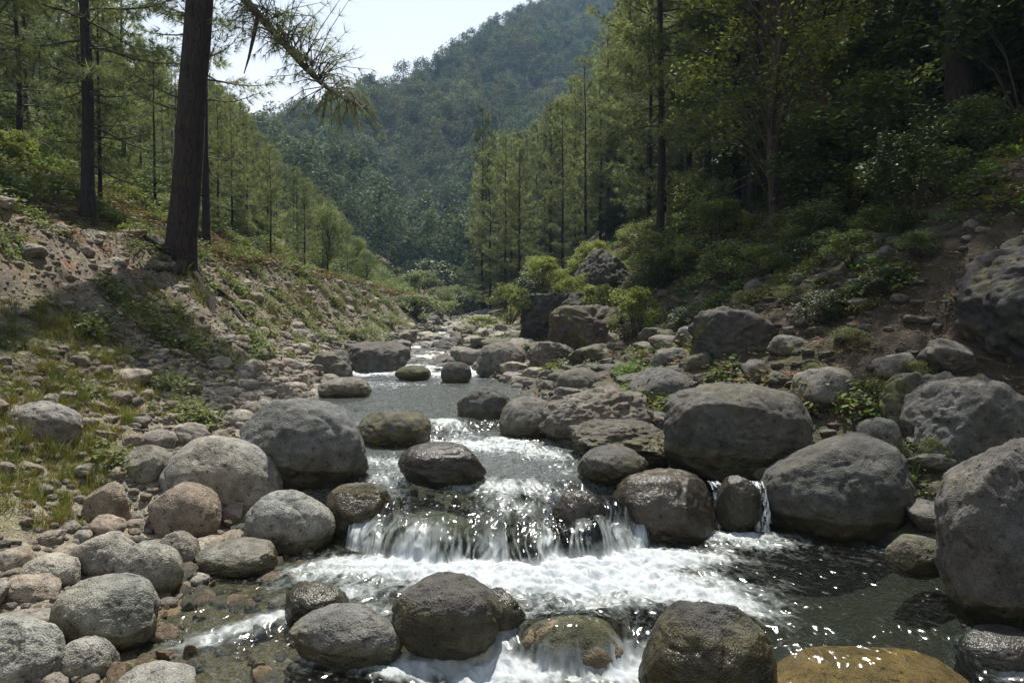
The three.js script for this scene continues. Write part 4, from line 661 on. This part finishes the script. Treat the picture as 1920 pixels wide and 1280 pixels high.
for (let i = 0, n = 0; i < 3000 && n < 75; i++) {                     // the wall of pines that closes in on the upper stream, right side
  const d = 30 + rf() * 55, px = 880 + rf() * 400, x = (px - 960) / F * d; if (x < xR(d) + 1.5 || !far2(x, d, 1.6)) continue;
  const p = { x, y: ground(x, d), d }, kp = Math.floor(rf() * 5), s = fit(p, [12, 14, 10, 15, 11][kp], 0.8 + 0.45 * rf(), topR); if (s < 0.35) continue; n++;
  const w = where(x - xR(d), d); tree(pines[kp], p, `${looks[kp]} ${w} right slope`, `trees ${w} right slope: ${looks[kp]}`, s, s);
}
for (let i = 0, n = 0; i < 3000 && n < 70; i++) {                     // and the left side
  const d = 24 + rf() * 60, px = 390 + rf() * 440, x = (px - 960) / F * d; if (x > xL(d) - 1.6 || x > xC(d) + 0.2 || !far2(x, d, 1.5)) continue;
  const p = { x, y: ground(x, d), d }, kp = [0, 2, 4, 2][Math.floor(rf() * 4)], s = fit(p, [12, 14, 10, 15, 11][kp], 0.7 + 0.3 * rf(), topL); if (s < 0.22) continue; n++;
  const w = where(xC(d) - x, d); tree(pines[kp], p, `${looks[kp]} ${w} left slope`, `trees ${w} left slope: ${looks[kp]}`, s, s);
}
for (let i = 0, n = 0; i < 400 && n < 44; i++) { const d = -2.5 - rf() * 34, side = rf() < 0.5 ? -1 : 1, x = side < 0 ? -5.2 - rf() * 16 : 6 + rf() * 16; if (!far2(x, d, 2.4)) continue; n++; tree(pines[i % 5], { x, y: ground(x, d), d }, 'pine of the valley wood downstream of the boulders', 'pines downstream', 0.9 + 0.3 * rf(), 1.1); }
pending.sort((a, b) => b.size - a.size);
pending.splice(0, 285).forEach((q) => tree(q.g, q.p, q.label, q.group, q.s, q.s, undefined, q.turn, undefined, true));
pines.forEach((g) => { const l = pending.filter((q) => q.g === g); if (l.length) for (const [name, geo, m] of [['pine_wood', g.crown, g.mat], ['pine_wood_trunks', g.trunk, M.bark]]) { const im = new THREE.InstancedMesh(geo, m, l.length), o = new THREE.Object3D(); l.forEach((q, i) => { place(o, q.p, q.turn, q.s); o.updateMatrix(); im.setMatrixAt(i, o.matrix); }); tag(im, name, 'pines of the wood behind the nearer trees', 'wood', null, 'stuff'); } });
for (const [px, d, R, H, k] of [[790, 46, 1.6, 1.1, 0], [822, 54, 1.8, 1.3, 3], [850, 58, 2.2, 1.6, 0], [870, 50, 1.5, 1.0, 2], [838, 49, 1.3, 0.9, 1], [805, 60, 2.4, 1.8, 2], [880, 60, 2.2, 1.6, 3]]) pendingBushes.push([k, px, d, R, H]);
{                                                                   // the hillside across the valley
  const kinds = [0, 1, 2, 3, 4, 5].map((i) => growFar(300 + i, i % 3 === 2)), spots = [], r = rng(7);
  for (let i = 0; i < 40000 && spots.length < 3600; i++) {
    const d = 66 + Math.pow(r(), 0.8) * 230, x = (-560 + r() * 960) / F * d, y = ground(x, d), p = toPixel(x, y + 6, d); if (!p || p[0] < 380 || p[0] > 1330 || p[1] < -90) continue;
    if (d < 110 && (x > xR(d) + 14 || x < xC(d) - 22)) continue;
    const m = 2.3 + 1.0 * r(); let ok = true; for (const q of spots) if (Math.abs(q.x - x) < m && Math.abs(q.d - d) < m && Math.hypot(q.x - x, q.d - d) < m) { ok = false; break; } if (!ok) continue;
    spots.push({ x, y, d, k: Math.floor(r() * 6), s: 0.4 + 0.62 * r() * (0.5 + 0.5 * r()) + 0.1, a: r() * 6.28, t: 0.65 + 0.6 * r() });
  }
  spots.sort((a, b) => a.d - b.d);
  const rest = kinds.map(() => []);
  spots.forEach((q, i) => {
    if (i < 290) tag(place(new THREE.Mesh(kinds[q.k], M.hillLeaf), { x: q.x, y: q.y - 0.8, d: q.d }, q.a, q.s, q.s), 'hillside_tree', `${q.k % 3 === 2 ? 'pointed' : 'bushy rounded'} ${q.s > 0.7 ? 'larger' : 'smaller'} tree low on the wooded hillside across the valley`, 'tree', `${q.k % 3 === 2 ? 'pointed' : 'rounded'} ${q.s > 0.7 ? 'larger' : 'smaller'} trees low on the far hillside`);
    else rest[q.k].push(q);
  });
  rest.forEach((l, k) => { const im = new THREE.InstancedMesh(kinds[k], M.hillLeaf, l.length), o = new THREE.Object3D(); l.forEach((q, i) => { o.position.set(q.x, q.y - 0.8, -q.d); o.rotation.y = q.a; o.scale.setScalar(q.s); o.updateMatrix(); im.setMatrixAt(i, o.matrix); im.setColorAt(i, rgb(q.t * (0.85 + 0.5 * rf()), q.t, q.t * 0.9)); }); tag(im, 'hillside_forest', 'hazy blue forest covering the steep far hillside', 'forest', null, 'stuff'); });
}

// ------------------------------------------------------------------ bushes
const bushes = [growBush({ R: 1, H: 1.3, seed: 81, leaves: 3600, size: 0.09 }), growBush({ R: 1, H: 1.2, seed: 82, leaves: 3600, size: 0.085, mat: M.leafBright }), growBush({ R: 1, H: 1.4, seed: 83, leaves: 3800, size: 0.09, mat: M.leafGloss }), growBush({ R: 1, H: 1.0, seed: 84, leaves: 4200, size: 0.06, mat: M.leaf, yellow: 0.5 })];
function bush(k, px, py, d, R, label, group, H = R) { const p = py === null ? gp(px, d) : atDepth(px, py, d); const o = bushGroup(bushes[k]); place(o, p, rf() * 6.28, R, H); return tag(o, 'bush', label, 'bush', group); }
bush(1, 1190, null, 13.5, 0.62, 'bright leafy bush right of the slanting rock outcrop', null, 0.75);
bush(0, 1362, null, 13, 0.7, 'rounded green bush beside the thin trunked young tree', null, 0.6);
const rockTop = new THREE.Box3().setFromObject(bigRock), rd = -(rockTop.min.z + rockTop.max.z) / 2;
bush(1, 1015, 535, rd, 0.62, 'leafy bush crowning the massive dark rock', null, 0.55);
bush(0, 955, 600, rd - 0.1, 0.6, 'green bush hanging down the left side of the massive dark rock', null, 0.6);
bush(1, 905, null, 24, 0.9, 'low green bush at the foot of the slope by the upper stream', null, 0.5);
for (const [px, d, R] of [[1738, 6.6, 0.2], [1752, 6.2, 0.17], [1722, 7.0, 0.2], [1640, 6.9, 0.13], [1530, 7.6, 0.16]]) bush(3, px, null, d, R, 'tuft of fresh ferny growth between the dark boulders of the right shore', 'ferny tufts between the right boulders', R);
bush(2, 1710, null, 9.5, 0.75, 'dark glossy leaved bush in front of the thick dark trunk', null, 0.75);
bush(3, 690, null, 19, 0.8, 'grey green bush on the left bank above the pool', null, 0.6);
bush(0, 780, null, 31, 1.3, 'soft green bush where the left bank meets the upper stream', null, 0.8);
bush(3, 735, null, 24, 0.8, 'small mossy green bush between two others on the left bank', null, 0.45);
for (const [px, d, R, H, k] of [[1560, 12.5, 1.3, 1.1, 2], [1640, 13, 1.5, 1.3, 0], [1730, 14, 1.6, 1.6, 2], [1860, 12.5, 1.7, 1.8, 0], [1930, 11, 1.5, 1.7, 2], [1880, 14.5, 1.8, 2.0, 1], [1500, 14.5, 1.1, 1.1, 2], [1620, 16, 1.6, 1.5, 1], [1780, 16.5, 1.7, 1.8, 2], [1990, 12.5, 1.7, 2, 0], [1420, 17, 1.2, 1.1, 2], [1300, 18, 1.1, 1, 0], [1700, 11.5, 0.9, 0.8, 2]]) bush(k, px, null, d, R, 'broad leaved bush in the dense thicket on the shaded right slope', 'thicket bushes on the right slope', H);
for (const [px, d, R, k] of [[1270, 15, 0.6, 1], [1430, 11.8, 0.45, 1], [1530, 11.5, 0.6, 0], [1610, 11.8, 0.7, 1], [1680, 12.6, 0.8, 0], [1120, 17, 0.6, 1], [1480, 12.6, 0.6, 3], [1760, 10.2, 0.55, 1], [1830, 10.6, 0.7, 0]]) bush(k, px, null, d, R, 'fresh green bush on the slope between the shore rocks and the thicket', 'fresh bushes below the right thicket', R * 0.9);
for (const [k, px, d, R, H] of pendingBushes) bush(k, px, null, d, R, 'shrub closing the head of the valley where the stream vanishes', 'shrubs at the head of the stream', H);
for (const [px, d, R, k] of [[1545, 8.6, 0.34, 2], [1600, 9.2, 0.4, 0], [1480, 9.4, 0.3, 3], [1655, 8.2, 0.3, 2], [1560, 10.2, 0.4, 0], [1640, 10, 0.38, 1], [1500, 11, 0.4, 2], [1720, 8.4, 0.3, 0], [1400, 10.5, 0.3, 3], [1590, 7.8, 0.25, 3], [1290, 12, 0.35, 2], [1690, 9.0, 0.3, 2]]) bush(k, px, null, d, R, 'low herb clump on the mossy ground of the right slope', 'herb clumps on the right slope', R * 0.75);
for (let i = 0; i < 40; i++) { const d = 14 + rf() * 40, x = xR(d) + 1.8 + rf() * 7; if (!inView(x, d) || !far2(x, d, 0.6)) continue; const o = bushGroup(bushes[Math.floor(rf() * 4)]); place(o, { x, y: ground(x, d), d }, rf() * 6, 0.5 + 0.7 * rf(), 0.4 + 0.6 * rf()); tag(o, 'bush', 'small undergrowth bush beneath the trees of the right slope', 'bush', 'undergrowth bushes on the right slope'); }
for (let i = 0; i < 30; i++) { const d = 17 + rf() * 50, x = xC(d) - 1 - rf() * (4 + d * 0.2); if (!inView(x, d) || !far2(x, d, 0.6)) continue; const o = bushGroup(bushes[Math.floor(rf() * 4)]); place(o, { x, y: ground(x, d), d }, rf() * 6, 0.4 + 0.6 * rf(), 0.3 + 0.5 * rf()); tag(o, 'bush', 'small undergrowth bush beneath the pines of the left slope', 'bush', 'undergrowth bushes on the left slope'); }

// ------------------------------------------------------------------ grass, herbs and litter
{
  const blades = (seed, n, h, spread) => { const r = rng(seed), b = new Buf(n * 3); for (let i = 0; i < n; i++) { const a = r() * 6.283, o = spread * Math.sqrt(r()), x = Math.cos(a) * o, z = Math.sin(a) * o, q = r() * 6.283, l = h * (0.5 + 0.7 * r()), w = 0.004 + 0.003 * r(), bx = Math.cos(q) * l * (0.2 + 0.5 * r()), bz = Math.sin(q) * l * (0.2 + 0.5 * r()), k = 0.7 + 0.6 * r(), y = r() < 0.25 ? 1.5 : 1, wx = -Math.sin(q) * w, wz = Math.cos(q) * w; b.tri(x - wx, 0, z - wz, x + wx, 0, z + wz, x + bx * 0.4, l * 0.65, z + bz * 0.4, k * y, k, k * 0.9); b.tri(x - wx * 0.6 + bx * 0.3, l * 0.5, z - wz * 0.6 + bz * 0.3, x + wx * 0.6 + bx * 0.3, l * 0.5, z + wz * 0.6 + bz * 0.3, x + bx, l * 0.9, z + bz, k * y, k, k * 0.9); } return b.geo(); };
  const tufts = [blades(1, 30, 0.16, 0.06), blades(2, 36, 0.24, 0.08), blades(3, 26, 0.1, 0.08)];
  const herb = (seed, n, h, R, size) => { const r = rng(seed), b = new Buf(n * 2); for (let i = 0; i < n; i++) { const a = r() * 6.283, o = R * Math.sqrt(r()); leaf(b, V(Math.cos(a) * o, h * r() * (1 - o / R * 0.6), Math.sin(a) * o), r, size, 0.8 + 0.4 * r(), 0.5, 0.2); } return b.geo(); };
  const herbs = [herb(4, 60, 0.18, 0.16, 0.055), herb(5, 70, 0.26, 0.2, 0.07)];
  const sprig = (seed) => { const r = rng(seed), b = new Buf(40); for (let i = 0; i < 16; i++) { const a = r() * 6.283, x = (r() - 0.5) * 0.3, z = (r() - 0.5) * 0.3, l = 0.06 + 0.1 * r(), y = 0.006 + 0.02 * r(); b.tri(x, y, z, x + Math.cos(a) * l, y + 0.012, z + Math.sin(a) * l, x + Math.cos(a + 0.25) * l * 0.5, y + 0.01, z + Math.sin(a + 0.25) * l * 0.5, 0.8 + 0.5 * r(), 0.8 + 0.3 * r(), 0.75); } return b.geo(); };
  const litter = [sprig(8), sprig(9)];
  const r = rng(515), lists = new Map(), add = (k, x, d, s, c, lift = -0.01) => { const o = new THREE.Object3D(); o.position.set(x, ground(x, d) + lift, -d); o.rotation.set((r() - 0.5) * 0.4, r() * 6.283, (r() - 0.5) * 0.4); o.scale.set(s, s * (0.8 + 0.4 * r()), s); o.updateMatrix(); if (!lists.has(k)) lists.set(k, []); lists.get(k).push([o.matrix, c]); };
  const g = () => { const t = 0.7 + 0.6 * r(), y = r(); return rgb(t * (0.8 + 0.3 * y), t * (0.95 + 0.1 * y), t * 0.8); };
  for (let i = 0; i < 26000; i++) {                                  // left bank
    const d = 4.2 + Math.pow(r(), 1.3) * 30, t = 0.12 + r() * 1.15, x = xL(d) - t * (xL(d) - xC(d)), n1 = fbm2(x * 0.9, d * 0.9, 4);
    const meadow = d < 8.2 ? sm(0.34, 0.5, t) : sm(0.2, 0.5, t), want = meadow * sm(0.02, 0.3, n1 + 0.12 * noise2(x * 4, d * 4)) * (t > 0.97 && t < 1.15 ? 1.2 : t > 0.75 ? 0.2 : 0.5); if (r() > want) continue;
    add('grass' + Math.floor(r() * 3), x, d, (0.35 + 0.45 * r()) * (d > 12 ? 1.3 : 1), g());
  }
  for (let i = 0; i < 9; i++) { const c = [[190, 715], [120, 760], [60, 790], [30, 880], [110, 850], [230, 740], [330, 640], [180, 640], [60, 905]][i], p = onGround(c[0], c[1]); for (let k = 0; k < 90; k++) { const a = r() * 6.283, o = 0.55 * Math.sqrt(r()); add('grass' + Math.floor(r() * 2), p.x + Math.cos(a) * o, p.d + Math.sin(a) * o * 1.2, 0.35 + 0.4 * r(), rgb(1.0 + 0.5 * r(), 1.25 + 0.2 * r(), 0.7)); } }
  for (let i = 0; i < 2600; i++) { const d = 6 + Math.pow(r(), 1.3) * 22, t = 0.2 + r() * 0.85, x = xL(d) - t * (xL(d) - xC(d)); if (fbm2(x * 1.3 + 50, d * 1.3, 3) < 0.13) continue; add('herb' + Math.floor(r() * 2), x, d, 0.5 + 0.7 * r(), rgb(0.8 + 0.25 * r(), 0.95, 0.7)); }
  for (let i = 0; i < 15000; i++) { const d = 5.6 + Math.pow(r(), 1.2) * 34, x = xR(d) + 0.5 + Math.pow(r(), 1.1) * 9; if (fbm2(x * 1.1 + 20, d * 1.1, 3) < (x - xR(d) < 3.6 ? 0.12 : 0.02)) continue; const k = r(); add(k < 0.75 ? 'herb' + Math.floor(r() * 2) : 'grass' + Math.floor(r() * 3), x, d, 0.5 + 0.8 * r(), rgb(0.55 + 0.6 * r(), 0.65 + 0.5 * r(), 0.55)); }
  for (let i = 0; i < 20000; i++) { const d = 7 + Math.pow(r(), 1.1) * 36, t = 0.9 + r() * 2.4, x = xL(d) - t * (xL(d) - xC(d)); add('litter' + Math.floor(r() * 2), x, d, 0.5 + 0.5 * r() + (d > 14 ? 0.5 : 0), rgb(0.2 + 0.1 * r(), 0.165 + 0.07 * r(), 0.12), 0); }
  for (let i = 0; i < 9000; i++) { const d = 6 + Math.pow(r(), 1.2) * 30, x = xR(d) + 0.8 + r() * 10; add('litter' + Math.floor(r() * 2), x, d, 0.4 + 0.5 * r() + (d > 14 ? 0.4 : 0), rgb(0.16 + 0.08 * r(), 0.11 + 0.05 * r(), 0.075), 0); }
  for (let i = 0; i < 16000; i++) { const d = 13 + Math.pow(r(), 1.2) * 60, x = xC(d) - 0.4 - Math.pow(r(), 1.2) * (7 + d * 0.5); if (fbm2(x * 0.5 + 8, d * 0.5, 3) < -0.08) continue; const k = r(), f = 1 + d * 0.02; add(k < 0.55 ? 'herb' + Math.floor(r() * 2) : 'grass' + Math.floor(r() * 3), x, d, (0.6 + 0.8 * r()) * f, rgb(0.7 + 0.3 * r(), 0.85 + 0.2 * r(), 0.6)); }
  // tufts on top of the mossy rocks and at the foot of the dark rounded boulder
  const geos = { grass0: tufts[0], grass1: tufts[1], grass2: tufts[2], herb0: herbs[0], herb1: herbs[1], litter0: litter[0], litter1: litter[1] }, dry = std({ color: rgb(1, 1, 1), vertexColors: true, side: THREE.DoubleSide });
  for (const [k, l] of lists) { const kind = k.slice(0, -1), im = new THREE.InstancedMesh(geos[k], kind === 'litter' ? dry : kind === 'grass' ? M.grass : M.leaf, l.length); l.forEach(([m, c], i) => { im.setMatrixAt(i, m); im.setColorAt(i, c); }); tag(im, kind === 'litter' ? 'leaf_litter' : kind === 'herb' ? 'ground_cover' : 'grass', kind === 'litter' ? 'dry needles and leaf litter on the slopes' : kind === 'herb' ? 'low leafy ground cover on both banks' : 'short grass on the banks', kind === 'litter' ? 'litter' : kind === 'herb' ? 'plants' : 'grass', null, 'stuff'); }
}
renderer.render(scene, camera);
